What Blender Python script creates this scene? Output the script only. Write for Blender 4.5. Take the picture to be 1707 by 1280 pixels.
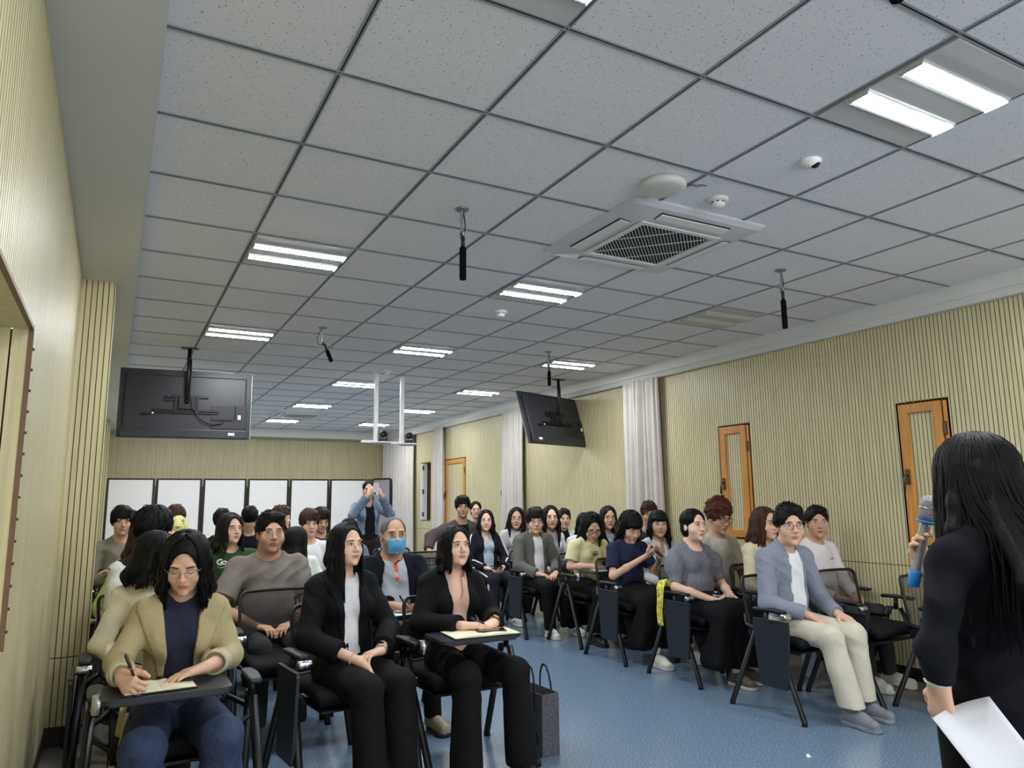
import bpy, bmesh, math, random
import numpy as np
from mathutils import Vector, Matrix
random.seed(7); np.random.seed(7)
for o in list(bpy.data.objects): bpy.data.objects.remove(o)
S = bpy.context.scene
C = S.collection
PI = math.pi

# ------------------------------------------------------------------ camera, world, exposure
FPX = 1207.8; YAW = .5001; PITCH = .1596; ROLL = -.0107; CZ = 1.40
cd = bpy.data.cameras.new('camera'); cam = bpy.data.objects.new('camera', cd); C.objects.link(cam)
cd.sensor_width = 36; cd.sensor_fit = 'HORIZONTAL'; cd.lens = FPX * 36 / 1707; cd.clip_start = .05; cd.clip_end = 60
def cam_axes():
    cy, sy, cp, sp, cr, sr = math.cos(YAW), math.sin(YAW), math.cos(PITCH), math.sin(PITCH), math.cos(ROLL), math.sin(ROLL)
    fw = Vector((sy*cp, cy*cp, sp)); rt = Vector((cy, -sy, 0)); up = rt.cross(fw)
    return cr*rt + sr*up, -sr*rt + cr*up, fw
_r, _u, _f = cam_axes()
m = Matrix((( _r.x, _u.x, -_f.x, 0), (_r.y, _u.y, -_f.y, 0), (_r.z, _u.z, -_f.z, CZ), (0, 0, 0, 1)))
cam.matrix_world = m
S.camera = cam
w = bpy.data.worlds.new('world'); S.world = w; w.use_nodes = True
w.node_tree.nodes['Background'].inputs[0].default_value = (.84, .86, .90, 1); w.node_tree.nodes['Background'].inputs[1].default_value = 2.1      # pale bluish fill light entering by openings added in the unseen front wall
S.view_settings.view_transform = 'Standard'; S.view_settings.look = 'None'
S.view_settings.exposure = 1.40; S.view_settings.gamma = 1; S.view_settings.use_curve_mapping = False
LAMP = 43.0          # radiance of the ceiling tubes

# ------------------------------------------------------------------ materials
MATS = {}
def srgb(c):
    return tuple(((v/12.92) if v <= .04045 else ((v+.055)/1.055)**2.4) for v in [x/255 for x in c])
def mat(name, col=None, rough=.6, metal=0, noise=None, bump=None, emit=None, spec=.5, alpha=None, kind=None, sss=0, sheen=0):
    """col is an sRGB 0-255 triple. noise=(scale, amount) varies the colour, bump=(scale, strength)."""
    if name in MATS: return MATS[name]
    M = bpy.data.materials.new(name); M.use_nodes = True; nt = M.node_tree; N = nt.nodes; L = nt.links
    b = N['Principled BSDF']; c = srgb(col)
    b.inputs['Base Color'].default_value = (*c, 1); b.inputs['Roughness'].default_value = rough
    b.inputs['Metallic'].default_value = metal; b.inputs['Specular IOR Level'].default_value = spec
    if sheen: b.inputs['Sheen Weight'].default_value = sheen
    if sss:
        b.inputs['Subsurface Weight'].default_value = sss; b.inputs['Subsurface Radius'].default_value = (.012, .005, .003)
        b.inputs['Subsurface Scale'].default_value = 1
    tc = N.new('ShaderNodeTexCoord')
    if noise:
        n = N.new('ShaderNodeTexNoise'); n.inputs['Scale'].default_value = noise[0]; n.inputs['Detail'].default_value = 4
        mp = N.new('ShaderNodeMapping'); mp.inputs['Scale'].default_value = noise[2] if len(noise) > 2 else (1, 1, 1)
        L.new(tc.outputs['Object'], mp.inputs[0]); L.new(mp.outputs[0], n.inputs['Vector'])
        r = N.new('ShaderNodeValToRGB'); a = noise[1]
        r.color_ramp.elements[0].position = .3; r.color_ramp.elements[1].position = .7
        r.color_ramp.elements[0].color = (*[v*(1-a) for v in c], 1); r.color_ramp.elements[1].color = (*[min(1, v*(1+a)) for v in c], 1)
        L.new(n.outputs['Fac'], r.inputs[0]); L.new(r.outputs[0], b.inputs['Base Color'])
    if bump:
        n2 = N.new('ShaderNodeTexNoise'); n2.inputs['Scale'].default_value = bump[0]; n2.inputs['Detail'].default_value = 3
        mp = N.new('ShaderNodeMapping'); mp.inputs['Scale'].default_value = bump[2] if len(bump) > 2 else (1, 1, 1)
        L.new(tc.outputs['Object'], mp.inputs[0]); L.new(mp.outputs[0], n2.inputs['Vector'])
        bp = N.new('ShaderNodeBump'); bp.inputs['Strength'].default_value = bump[1]; bp.inputs['Distance'].default_value = .02
        L.new(n2.outputs['Fac'], bp.inputs['Height']); L.new(bp.outputs[0], b.inputs['Normal'])
    if emit:
        b.inputs['Emission Color'].default_value = (*srgb(emit[0]), 1); b.inputs['Emission Strength'].default_value = emit[1]
    if alpha is not None: b.inputs['Alpha'].default_value = alpha
    MATS[name] = M; return M
def cloth(name, col, **k):
    k.setdefault('rough', .85); k.setdefault('spec', .2); k.setdefault('noise', (9, .10)); k.setdefault('bump', (14, .35))
    return mat(name, col, **k)

slat_m = mat('slat_wood', (200, 191, 150), rough=.42, noise=(3, .12, (12, 12, .5)), bump=(30, .08, (6, 6, .3)))
groove_m = mat('slat_groove', (74, 62, 44), rough=.8)
paint_m = mat('white_paint', (214, 214, 210), rough=.7, noise=(2, .02))
def tile_material():
    M = bpy.data.materials.new('mineral_tile'); M.use_nodes = True; N = M.node_tree.nodes; L = M.node_tree.links; b = N['Principled BSDF']
    b.inputs['Roughness'].default_value = .9; b.inputs['Specular IOR Level'].default_value = .2
    tc = N.new('ShaderNodeTexCoord')
    v = N.new('ShaderNodeTexVoronoi'); v.inputs['Scale'].default_value = 92; v.inputs['Randomness'].default_value = 1
    L.new(tc.outputs['Object'], v.inputs['Vector'])
    wn = N.new('ShaderNodeTexWhiteNoise'); L.new(v.outputs['Position'], wn.inputs['Vector'])
    mr = N.new('ShaderNodeMapRange'); mr.inputs[1].default_value = .0; mr.inputs[2].default_value = 1; mr.inputs[3].default_value = -.02; mr.inputs[4].default_value = .24
    L.new(wn.outputs['Value'], mr.inputs[0])
    lt = N.new('ShaderNodeMath'); lt.operation = 'LESS_THAN'; L.new(v.outputs['Distance'], lt.inputs[0]); L.new(mr.outputs[0], lt.inputs[1])
    mx = N.new('ShaderNodeMix'); mx.data_type = 'RGBA'
    mx.inputs[6].default_value = (*srgb((232, 232, 236)), 1); mx.inputs[7].default_value = (*srgb((96, 98, 104)), 1)
    L.new(lt.outputs[0], mx.inputs[0]); L.new(mx.outputs[2], b.inputs['Base Color'])
    bp = N.new('ShaderNodeBump'); bp.inputs['Strength'].default_value = .4; bp.inputs['Distance'].default_value = .003; bp.invert = True
    L.new(lt.outputs[0], bp.inputs['Height']); L.new(bp.outputs[0], b.inputs['Normal'])
    MATS['tile'] = M; return M
tile_m = tile_material()
def floor_material():
    M = bpy.data.materials.new('speckled_vinyl'); M.use_nodes = True; N = M.node_tree.nodes; L = M.node_tree.links; b = N['Principled BSDF']
    b.inputs['Roughness'].default_value = .26; b.inputs['Specular IOR Level'].default_value = .5
    tc = N.new('ShaderNodeTexCoord')
    n = N.new('ShaderNodeTexNoise'); n.inputs['Scale'].default_value = 95; n.inputs['Detail'].default_value = 5; n.inputs['Roughness'].default_value = .75
    L.new(tc.outputs['Object'], n.inputs['Vector'])
    r = N.new('ShaderNodeValToRGB'); e = r.color_ramp.elements
    e[0].position = .36; e[0].color = (*srgb((74, 92, 112)), 1); e[1].position = .66; e[1].color = (*srgb((150, 168, 184)), 1)
    e2 = r.color_ramp.elements.new(.5); e2.color = (*srgb((104, 126, 148)), 1)
    L.new(n.outputs['Fac'], r.inputs[0])
    n3 = N.new('ShaderNodeTexNoise'); n3.inputs['Scale'].default_value = 1.5; L.new(tc.outputs['Object'], n3.inputs['Vector'])
    m2 = N.new('ShaderNodeMapRange'); m2.inputs[3].default_value = .19; m2.inputs[4].default_value = .23; L.new(n3.outputs['Fac'], m2.inputs[0]); L.new(m2.outputs[0], b.inputs['Roughness'])
    L.new(r.outputs[0], b.inputs['Base Color'])
    bp = N.new('ShaderNodeBump'); bp.inputs['Strength'].default_value = .12; bp.inputs['Distance'].default_value = .002
    L.new(n.outputs['Fac'], bp.inputs['Height']); L.new(bp.outputs[0], b.inputs['Normal'])
    return M
vinyl_m = floor_material()
side_strip_m = mat('grey_streaked', (104, 100, 94), rough=.35, noise=(4, .22, (8, .6, 1)), bump=(12, .05))  # grey with lengthwise streaks, for the floor strips along both side walls
grid_m = mat('grid_bar', (150, 152, 158), rough=.5); gridline_m = mat('grid_reveal', (46, 47, 52), rough=.8)
black_m = mat('black_plastic', (24, 25, 27), rough=.5, noise=(20, .1)); dark_metal = mat('black_steel', (22, 23, 26), rough=.42, metal=.3)
tablet_m = mat('tablet_laminate', (31, 36, 45), rough=.42); chrome_m = mat('brushed_chrome', (205, 206, 208), rough=.25, metal=1, bump=(60, .05))
steel_m = mat('grey_steel', (150, 152, 155), rough=.35, metal=.8); white_pl = mat('white_plastic', (226, 226, 224), rough=.45)
off_white = mat('aged_white_plastic', (206, 206, 202), rough=.5); tube_m = mat('lit_tube', (255, 255, 255), emit=((246, 250, 255), LAMP))
panel_m = mat('lamp_tray', (188, 190, 190), rough=.5); tube_off = mat('unlit_tube', (214, 212, 190), rough=.4)
wood_m = mat('honey_wood', (199, 136, 62), rough=.4, noise=(5, .22, (6, 6, .5)), bump=(20, .06, (5, 5, .4)))
board_m = mat('white_board', (246, 243, 240), rough=.4, noise=(1.2, .03)); frame_m = mat('board_frame', (30, 26, 24), rough=.5)
curtain_m = cloth('curtain_fabric', (206, 200, 194), rough=.9, noise=(5, .05), bump=(40, .2))
seat_m = cloth('seat_fabric', (22, 24, 27)); paper_m = mat('paper', (240, 236, 224), rough=.8); white_paper = mat('white_paper', (232, 235, 242), rough=.7)
def mesh_material():
    M = bpy.data.materials.new('chair_mesh'); M.use_nodes = True; N = M.node_tree.nodes; L = M.node_tree.links; b = N['Principled BSDF']
    b.inputs['Base Color'].default_value = (.012, .013, .015, 1); b.inputs['Roughness'].default_value = .7
    tc = N.new('ShaderNodeTexCoord'); sx = N.new('ShaderNodeSeparateXYZ'); L.new(tc.outputs['Object'], sx.inputs[0])
    outs = []
    for ax in ('X', 'Z'):
        mm = N.new('ShaderNodeMath'); mm.operation = 'MULTIPLY'; mm.inputs[1].default_value = 220; L.new(sx.outputs[ax], mm.inputs[0])
        fr = N.new('ShaderNodeMath'); fr.operation = 'FRACT'; L.new(mm.outputs[0], fr.inputs[0])
        g = N.new('ShaderNodeMath'); g.operation = 'GREATER_THAN'; g.inputs[1].default_value = .38; L.new(fr.outputs[0], g.inputs[0]); outs.append(g)
    mul = N.new('ShaderNodeMath'); mul.operation = 'MULTIPLY'; L.new(outs[0].outputs[0], mul.inputs[0]); L.new(outs[1].outputs[0], mul.inputs[1])
    inv = N.new('ShaderNodeMath'); inv.operation = 'SUBTRACT'; inv.inputs[0].default_value = 1; L.new(mul.outputs[0], inv.inputs[1])
    L.new(inv.outputs[0], b.inputs['Alpha'])
    return M
mesh_m = mesh_material()

# ------------------------------------------------------------------ mesh helpers
class MB:
    def __init__(s): s.v = []; s.f = []; s.mi = []; s.mats = []; s.sm = []
    def m(s, M):
        if M not in s.mats: s.mats.append(M)
        return s.mats.index(M)
    def add(s, vs, fs, M, smooth=False):
        b = len(s.v); i = s.m(M); s.v += [tuple(v) for v in vs]; s.f += [tuple(b+k for k in f) for f in fs]; s.mi += [i]*len(fs); s.sm += [smooth]*len(fs)
    def box(s, c, d, M, rot=None, bev=0.0):
        x, y, z = [k/2 for k in d]
        if bev > 0:
            bm = bmesh.new(); bmesh.ops.create_cube(bm, size=1)
            for v in bm.verts: v.co = Vector((v.co.x*d[0], v.co.y*d[1], v.co.z*d[2]))
            bmesh.ops.bevel(bm, geom=list(bm.edges), offset=min(bev, min(d)*.45), segments=2, profile=.6, affect='EDGES')
            vs = [v.co.copy() for v in bm.verts]; bm.verts.index_update(); fs = [[v.index for v in f.verts] for f in bm.faces]; bm.free()
        else:
            vs = [Vector((sx*x, sy*y, sz*z)) for sx in (-1, 1) for sy in (-1, 1) for sz in (-1, 1)]
            fs = [(0, 1, 3, 2), (4, 6, 7, 5), (0, 4, 5, 1), (2, 3, 7, 6), (0, 2, 6, 4), (1, 5, 7, 3)]
        if rot is not None: vs = [rot @ v for v in vs]
        s.add([v + Vector(c) for v in vs], fs, M)
        return s
    def tube(s, pts, r, M, n=8, flat=1.0, closed=False, caps=True):
        pts = [Vector(p) for p in pts]; rs = r if isinstance(r, (list, tuple)) else [r]*len(pts); vs = []
        up = None
        for i, p in enumerate(pts):
            a = pts[(i-1) % len(pts)] if (i or closed) else p; b = pts[(i+1) % len(pts)] if (i < len(pts)-1 or closed) else p
            t = (b-a).normalized()
            if up is None: up = Vector((0, 0, 1)) if abs(t.z) < .9 else Vector((1, 0, 0))
            sd = t.cross(up)
            if sd.length < 1e-5: sd = t.orthogonal()
            sd.normalize(); up = sd.cross(t).normalized()
            for k in range(n):
                an = 2*PI*k/n; vs.append(p + sd*math.cos(an)*rs[i] + up*math.sin(an)*rs[i]*flat)
        fs = []
        m_ = len(pts)
        for i in range(m_ if closed else m_-1):
            j = (i+1) % m_
            for k in range(n): fs.append((i*n+k, i*n+(k+1) % n, j*n+(k+1) % n, j*n+k))
        if not closed and caps: fs += [tuple(reversed(range(n))), tuple((m_-1)*n+k for k in range(n))]
        s.add(vs, fs, M, True); return s
    def lathe(s, prof, M, c=(0, 0, 0), n=20, rot=None, sx=1, sy=1):
        vs = []; fs = []
        for r, z in prof:
            for k in range(n): vs.append(Vector((r*math.cos(2*PI*k/n)*sx, r*math.sin(2*PI*k/n)*sy, z)))
        for i in range(len(prof)-1):
            for k in range(n): fs.append((i*n+k, i*n+(k+1) % n, (i+1)*n+(k+1) % n, (i+1)*n+k))
        fs += [tuple(reversed(range(n))), tuple((len(prof)-1)*n+k for k in range(n))]
        if rot is not None: vs = [rot @ v for v in vs]
        s.add([v+Vector(c) for v in vs], fs, M, True); return s
    def grid(s, fn, nu, nv, M, thick=0.0, smooth=True):
        vs = [Vector(fn(i/nu, j/nv)) for i in range(nu+1) for j in range(nv+1)]
        fs = [(i*(nv+1)+j, (i+1)*(nv+1)+j, (i+1)*(nv+1)+j+1, i*(nv+1)+j+1) for i in range(nu) for j in range(nv)]
        if thick:
            nrm = []
            for i in range(nu+1):
                for j in range(nv+1):
                    a = vs[min(i+1, nu)*(nv+1)+j]-vs[max(i-1, 0)*(nv+1)+j]; b = vs[i*(nv+1)+min(j+1, nv)]-vs[i*(nv+1)+max(j-1, 0)]
                    nrm.append(a.cross(b).normalized())
            k = len(vs); back = [v-n*thick for v, n in zip(vs, nrm)]
            f2 = [tuple(reversed([q+k for q in f])) for f in fs]; side = []
            for i in range(nu):
                for j, fl in ((0, 0), (nv, 1)):
                    a, b = i*(nv+1)+j, (i+1)*(nv+1)+j; side.append((a, b, b+k, a+k) if fl else (b, a, a+k, b+k))
            for j in range(nv):
                for i, fl in ((0, 1), (nu, 0)):
                    a, b = i*(nv+1)+j, i*(nv+1)+j+1; side.append((a, b, b+k, a+k) if fl else (b, a, a+k, b+k))
            vs += back; fs = fs+f2+side
        s.add(vs, fs, M, smooth); return s
    def build(s, name, parent=None, loc=None, rz=0):
        me = bpy.data.meshes.new(name); me.from_pydata(s.v, [], s.f)
        for M in s.mats: me.materials.append(M)
        me.polygons.foreach_set('material_index', s.mi); me.polygons.foreach_set('use_smooth', s.sm); me.update()
        o = bpy.data.objects.new(name, me); C.objects.link(o)
        if parent: o.parent = parent
        if loc: o.location = loc
        o.rotation_euler.z = rz
        return o
def thing(name, label, cat, loc=(0, 0, 0), rz=0, group=None):
    o = bpy.data.objects.new(name, None); C.objects.link(o); o.location = loc; o.rotation_euler = (0, 0, rz); o.empty_display_size = .1
    return tag(o, label, cat, group)
def tag(o, label, cat, group=None):
    o['label'] = label; o['category'] = cat
    if group: o['group'] = group
    return o
def structure(o): o['kind'] = 'structure'; return o
def dup(root, loc, rz=0, label=None, cat=None, group=None):
    r = root.copy(); C.objects.link(r); r.location = loc; r.rotation_euler = (0, 0, rz)
    if label: r['label'] = label
    if cat: r['category'] = cat
    if group: r['group'] = group
    for ch in list(root.children):
        c = ch.copy(); C.objects.link(c); c.parent = r
        for g in list(ch.children):
            d = g.copy(); C.objects.link(d); d.parent = c
    return r

# ------------------------------------------------------------------ room
H = 2.955; T = .6; GX = .6257; GY = 2.4344          # ceiling height, tile pitch, a grid crossing
XL = -.265; XR = 5.50; YB = 16.35; YF = -3.0; ZB = 2.84; XE = 5.42
PITCHW = .032; GW = .005; GD = .007
def slats(mb, p0, dirv, nrm, length, z0, z1, pitch=PITCHW, gw=GW, phase=0.0):
    """grooved boards: p0 start (x,y), dirv along the wall, nrm out into the room; closed front skin with real grooves"""
    p0 = Vector((p0[0], p0[1], 0)); d = Vector((dirv[0], dirv[1], 0)); n = Vector((nrm[0], nrm[1], 0))
    flip = d.cross(n).z < 0
    def quad(a, b, M):
        vs = [a+Vector((0, 0, z0)), b+Vector((0, 0, z0)), b+Vector((0, 0, z1)), a+Vector((0, 0, z1))]
        mb.add(vs, [(0, 1, 2, 3) if flip else (3, 2, 1, 0)], M)
    t = 0.0; nx = pitch - phase if phase else pitch
    while t < length-1e-6:
        e = min(nx, length); g0 = max(t, e-gw) if e < length-1e-6 else e
        quad(p0+d*t, p0+d*g0, slat_m)
        if e < length-1e-6:
            quad(p0+d*g0, p0+d*g0-n*GD, groove_m); quad(p0+d*g0-n*GD, p0+d*e-n*GD, groove_m); quad(p0+d*e-n*GD, p0+d*e, groove_m)
        t = e; nx += pitch
def slab(name, mb): return structure(mb.build(name))

mb = MB()
mb.add([(.34, YF, 0), (4.98, YF, 0), (4.98, YB, 0), (.34, YB, 0)], [(0, 1, 2, 3)], vinyl_m)
mb.add([(-1.2, YF, 0), (.34, YF, 0), (.34, YB, 0), (-1.2, YB, 0)], [(0, 1, 2, 3)], side_strip_m)
mb.add([(4.98, YF, 0), (6.6, YF, 0), (6.6, YB, 0), (4.98, YB, 0)], [(0, 1, 2, 3)], side_strip_m)
slab('floor', mb)
mb = MB()
mb.add([(.03, YF, H), (.03, YB, H), (XE, YB, H), (XE, YF, H)], [(0, 1, 2, 3)], tile_m)
slab('ceiling', mb)
# exposed grid bars with a dark centre reveal
mb = MB()
xs = [GX+i*T for i in range(0, 8)]; ys = [GY+i*T for i in range(-9, 24)]
for x in xs:
    mb.box((x-.007, (YF+YB)/2, H-.002), (.007, YB-YF, .004), grid_m); mb.box((x+.007, (YF+YB)/2, H-.002), (.007, YB-YF, .004), grid_m)
    mb.box((x, (YF+YB)/2, H-.001), (.006, YB-YF, .002), gridline_m)
for y in ys:
    mb.box(((XE+.03)/2, y-.0085, H-.0025), (XE-.03, .007, .005), grid_m); mb.box(((XE+.03)/2, y+.0085, H-.0025), (XE-.03, .007, .005), grid_m)
    mb.box(((XE+.03)/2, y, H-.001), (XE-.03, .007, .002), gridline_m)
slab('trim_1', mb)
# soffits
mb = MB(); mb.box(((XL-.05+.04)/2-.1, (YF+YB)/2, (ZB+3.1)/2), (.04-XL+.25, YB-YF, 3.1-ZB), paint_m)
mb.box((.046, (YF+YB)/2, H-.012), (.012, YB-YF, .024), paint_m); slab('trim_2', mb)
mb = MB(); ZR = 2.79
mb.add([(XE-.02, YF, 3.0), (XE-.02, YF, 2.84), (XE+.02, YF, ZR), (XR+.2, YF, ZR), (XR+.2, YF, 3.0),
        (XE-.02, YB, 3.0), (XE-.02, YB, 2.84), (XE+.02, YB, ZR), (XR+.2, YB, ZR), (XR+.2, YB, 3.0)],
       [(0, 5, 6, 1), (1, 6, 7, 2), (2, 7, 8, 3), (0, 1, 2, 3, 4), (9, 8, 7, 6, 5), (0, 4, 9, 5)], paint_m)
mb.box((XE-.026, (YF+YB)/2, 2.85), (.014, YB-YF, .02), paint_m, bev=.005)
slab('trim_3', mb)
mb = MB(); mb.box(((.04+XE)/2, YB-.2, (ZR+3.1)/2), (XE-.04, .5, 3.1-ZR), paint_m); slab('trim_4', mb)
# left wall, with a niche (deep slatted reveal) beside the camera
mb = MB(); NY0, NY1, NZ0, NZ1 = 1.15, 2.69, .99, 1.95
slats(mb, (XL, YF), (0, 1), (1, 0), NY0-YF, 0, ZB)
slats(mb, (XL, NY0), (0, 1), (1, 0), NY1-NY0, 0, NZ0); slats(mb, (XL, NY0), (0, 1), (1, 0), NY1-NY0, NZ1, ZB)
slats(mb, (XL, NY1), (0, 1), (1, 0), 5.30-NY1, 0, ZB); slats(mb, (XL, 5.6), (0, 1), (1, 0), YB-5.6, 0, ZB)
ND = .14
slats(mb, (XL-ND, NY0), (0, 1), (1, 0), NY1-NY0, NZ0, NZ1, pitch=.11)
slats(mb, (XL-ND, NY1), (1, 0), (0, -1), ND, NZ0, NZ1, pitch=.047)
slats(mb, (XL-ND, NY0), (1, 0), (0, 1), ND, NZ0, NZ1, pitch=.047)
mb.add([(XL, NY0, NZ1), (XL, NY1, NZ1), (XL-ND, NY1, NZ1), (XL-ND, NY0, NZ1)], [(0, 1, 2, 3)], slat_m)
mb.add([(XL, NY0, NZ0), (XL, NY1, NZ0), (XL-ND, NY1, NZ0), (XL-ND, NY0, NZ0)], [(3, 2, 1, 0)], slat_m)
slab('wall_left', mb)
edge_m = mat('bronze_edge', (112, 84, 62), rough=.5)
mb = MB()
mb.box((XL+.004, NY1+.004, (NZ0+NZ1)/2), (.014, .012, NZ1-NZ0+.03), edge_m); mb.box((XL+.004, (NY0+NY1)/2, NZ1+.005), (.014, NY1-NY0, .012), edge_m)
for k in range(14): mb.box((XL+.013, NY1+.004, NZ0+.04+k*.066), (.006, .010, .008), groove_m)
slab('trim_5', mb)
# left columns
def column(name, y0, y1, x1, zt):
    mb = MB(); x0 = XL-.02; BB = .115
    for za, zb in ((BB, .50), (.506, zt)):
        slats(mb, (x0+.02, y0), (1, 0), (0, -1), x1-x0-.02, za, zb, phase=.004); slats(mb, (x1, y0), (0, 1), (1, 0), y1-y0, za, zb)
        slats(mb, (x0, y1), (1, 0), (0, 1), x1-x0, za, zb)
    mb.box(((x0+x1)/2, (y0+y1)/2, .503), (x1-x0-.004, y1-y0-.004, .008), groove_m)
    mb.box(((x0+x1)/2, (y0+y1)/2, BB/2), (x1-x0-.012, y1-y0-.012, BB), frame_m)
    mb.box((x1, y0, (BB+zt)/2), (.006, .006, zt-BB), slat_m)
    return structure(mb.build(name))
column('wall_column', 5.27, 5.62, -.075, ZB); column('wall_column', 14.15, 14.8, -.12, ZB)
# back wall
mb = MB(); slats(mb, (-.4, YB-.001), (1, 0), (0, -1), XR+.45, 0, 2.95); slab('wall_back', mb)
mb = MB(); FX0, FX1, FZ0, FZ1 = .2, 5.3, .75, 2.7      # wide openings added in the unseen front wall to brighten the ceiling
mb.box(((XL+XR)/2, YF, FZ0/2), (XR-XL+1, .1, FZ0), paint_m); mb.box(((XL+XR)/2, YF, (FZ1+3.1)/2), (XR-XL+1, .1, 3.1-FZ1), paint_m)
for a, b in ((XL-.5, FX0), (FX1, XR+.5)): mb.box(((a+b)/2, YF, (FZ0+FZ1)/2), (b-a, .1, FZ1-FZ0), paint_m)
for k in range(1, 4): mb.box((FX0+k*(FX1-FX0)/4, YF, (FZ0+FZ1)/2), (.06, .08, FZ1-FZ0), paint_m)
slab('wall_front', mb)

# right wall with slatted shutters
WIN = [  # y_far, y_near, z0, z1, open
 (3.60, 3.20, 1.02, 2.13, 0), (5.58, 5.17, 1.01, 2.13, 0), (10.40, 9.90, 1.05, 2.13, 0), (12.72, 11.83, .95, 2.17, 0), (13.98, 13.47, 1.03, 2.17, 1)]
mb = MB(); spans = sorted([(b, a, z0, z1, k) for a, b, z0, z1, k in WIN]); y = YF
DADO = .862
def rw(y0, y1, za, zb):
    for a, b in ((za, min(zb, DADO)), (max(za, DADO+.006), zb)):
        if b-a > .01: slats(mb, (XR, y0), (0, 1), (-1, 0), y1-y0, a, b, phase=(y0-YF) % PITCHW)
for b, a, z0, z1, k in spans:
    rw(y, b, .10, ZR); rw(b, a, .10, z0); rw(b, a, z1, ZR); y = a
rw(y, YB, .10, ZR)
mb.box((XR+.006, (YF+YB)/2, DADO+.003), (.004, YB-YF, .012), groove_m)
slab('wall_right', mb)
mb = MB(); mb.box((XR+.02, (YF+YB)/2, .05), (.03, YB-YF, .10), frame_m); slab('baseboard_right', mb)
mb = MB(); mb.box((XL-.005, (YF+5.2)/2, .05), (.02, 5.2-YF, .10), frame_m); slab('baseboard_left', mb)
bronze_m = mat('bronze_handle', (92, 84, 70), rough=.35, metal=.7)
def shutter(idx, yf, yn, z0, z1, mode):
    r = bpy.data.objects.new('window_%d' % idx, None); C.objects.link(r); r['kind'] = 'structure'; r.location = (XR, (yf+yn)/2, z0)
    wd = yf-yn; ht = z1-z0; fw = .075
    # recess / dark reveal
    mb = MB(); dp = .09 if mode != 1 else .14
    wm = wood_m if mode != 1 else slat_m
    mb.box((dp, 0, ht/2), (.01, wd, ht), slat_m if mode != 1 else mat('night_glass', (60, 56, 50), rough=.1))
    for sy in (-1, 1): mb.box((dp/2, sy*(wd/2+.006), ht/2), (dp, .012, ht+.02), wm)
    for zz in (-.006, ht+.006): mb.box((dp/2, 0, zz), (dp, wd+.024, .012), wm)
    mb.build('window_reveal', r)
    if mode == 1:
        mb = MB()
        for yy in (.10, .14, .19): mb.box((.02, yy, ht/2), (.10, .016, ht-.02), white_pl, bev=.003)
        mb.build('sash_edge', r)
        mb = MB()
        for zz in (.12, ht/2, ht-.1): mb.box((-.02, .085, zz), (.03, .02, .09), bronze_m, bev=.004)
        mb.build('hinge', r)
        return r
    hinge = .04
    mb = MB(); yc = hinge/2; w2 = wd-hinge-.012; zt = ht-.012
    for sy in (-1, 1): mb.box((.014, yc+sy*(w2-fw)/2, ht/2), (.045, fw, zt), wood_m, bev=.006)
    for zz in (.006+fw/2, ht-.006-fw/2): mb.box((.014, yc, zz), (.044, w2-2*fw+.004, fw), wood_m, bev=.006)
    mb.build('sash_frame', r)
    mb2 = MB(); p = MB()
    slats(p, (.014, yc-(w2-2*fw)/2), (0, 1), (-1, 0), w2-2*fw, fw+.006, ht-fw-.006); p.build('slatted_panel', r)
    mb = MB(); mb.box((.008, -wd/2+hinge/2-.002, ht/2), (.03, hinge-.014, ht-.02), wood_m, bev=.003); mb.build('jamb', r)
    for zz in (.16, ht-.22):
        mb = MB(); mb.box((-.012, -wd/2+hinge*.55, zz), (.018, .02, .10), bronze_m, bev=.004); mb.build('hinge', r)
    mb = MB(); hy = yc+(w2-fw)/2
    mb.box((-.014, hy, ht*.48), (.014, .034, .12), bronze_m, bev=.004)
    mb.tube([(-.015, hy, ht*.49), (-.045, hy, ht*.49), (-.052, hy+.006, ht*.47), (-.05, hy+.012, ht*.39)], .010, bronze_m)
    mb.build('handle', r)
    return r
for i, wv in enumerate(WIN): shutter(i+1, *wv)

# curtains hanging at the right wall
def curtain(y0, y1, label, seed, zb=.06, flare=.10, tied=False):
    rnd = random.Random(seed); n = max(6, int((y1-y0)/.075)); ph = [rnd.uniform(-.5, .5) for _ in range(n+2)]
    def f(u, v):
        z = ZR+.01 - v*(ZR-zb); yy = (y0+y1)/2+(u-.5)*(y1-y0)*(1+flare*v)
        a = u*n*2*PI
        dep = .045*(1+.3*math.sin(u*9+seed)) * (.55+.45*v**.3)
        x = XR-.075 - dep*math.sin(a+ph[int(u*n)]*.6*v) - .012*math.sin(a*.37+3*v+seed)
        return (x, yy+.012*math.sin(a*.5+v*4), z)
    mb = MB(); mb.grid(f, n*8, 26, curtain_m, thick=.003)
    o = mb.build('curtain'); tag(o, label, 'curtain', 'greyish white curtains along the right wall')
    return o
curtain(6.42, 7.08, 'greyish white curtain just beyond the nearer wooden window shutter', 3)
curtain(9.62, 10.28, 'greyish white curtain behind the woman with long wavy hair, beyond the hanging screen', 5)
curtain(12.66, 13.14, 'greyish white curtain beside the farther orange wooden shutter', 8)
curtain(14.25, 16.1, 'wide greyish white curtain in the far corner next to the white partition', 11)

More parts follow.
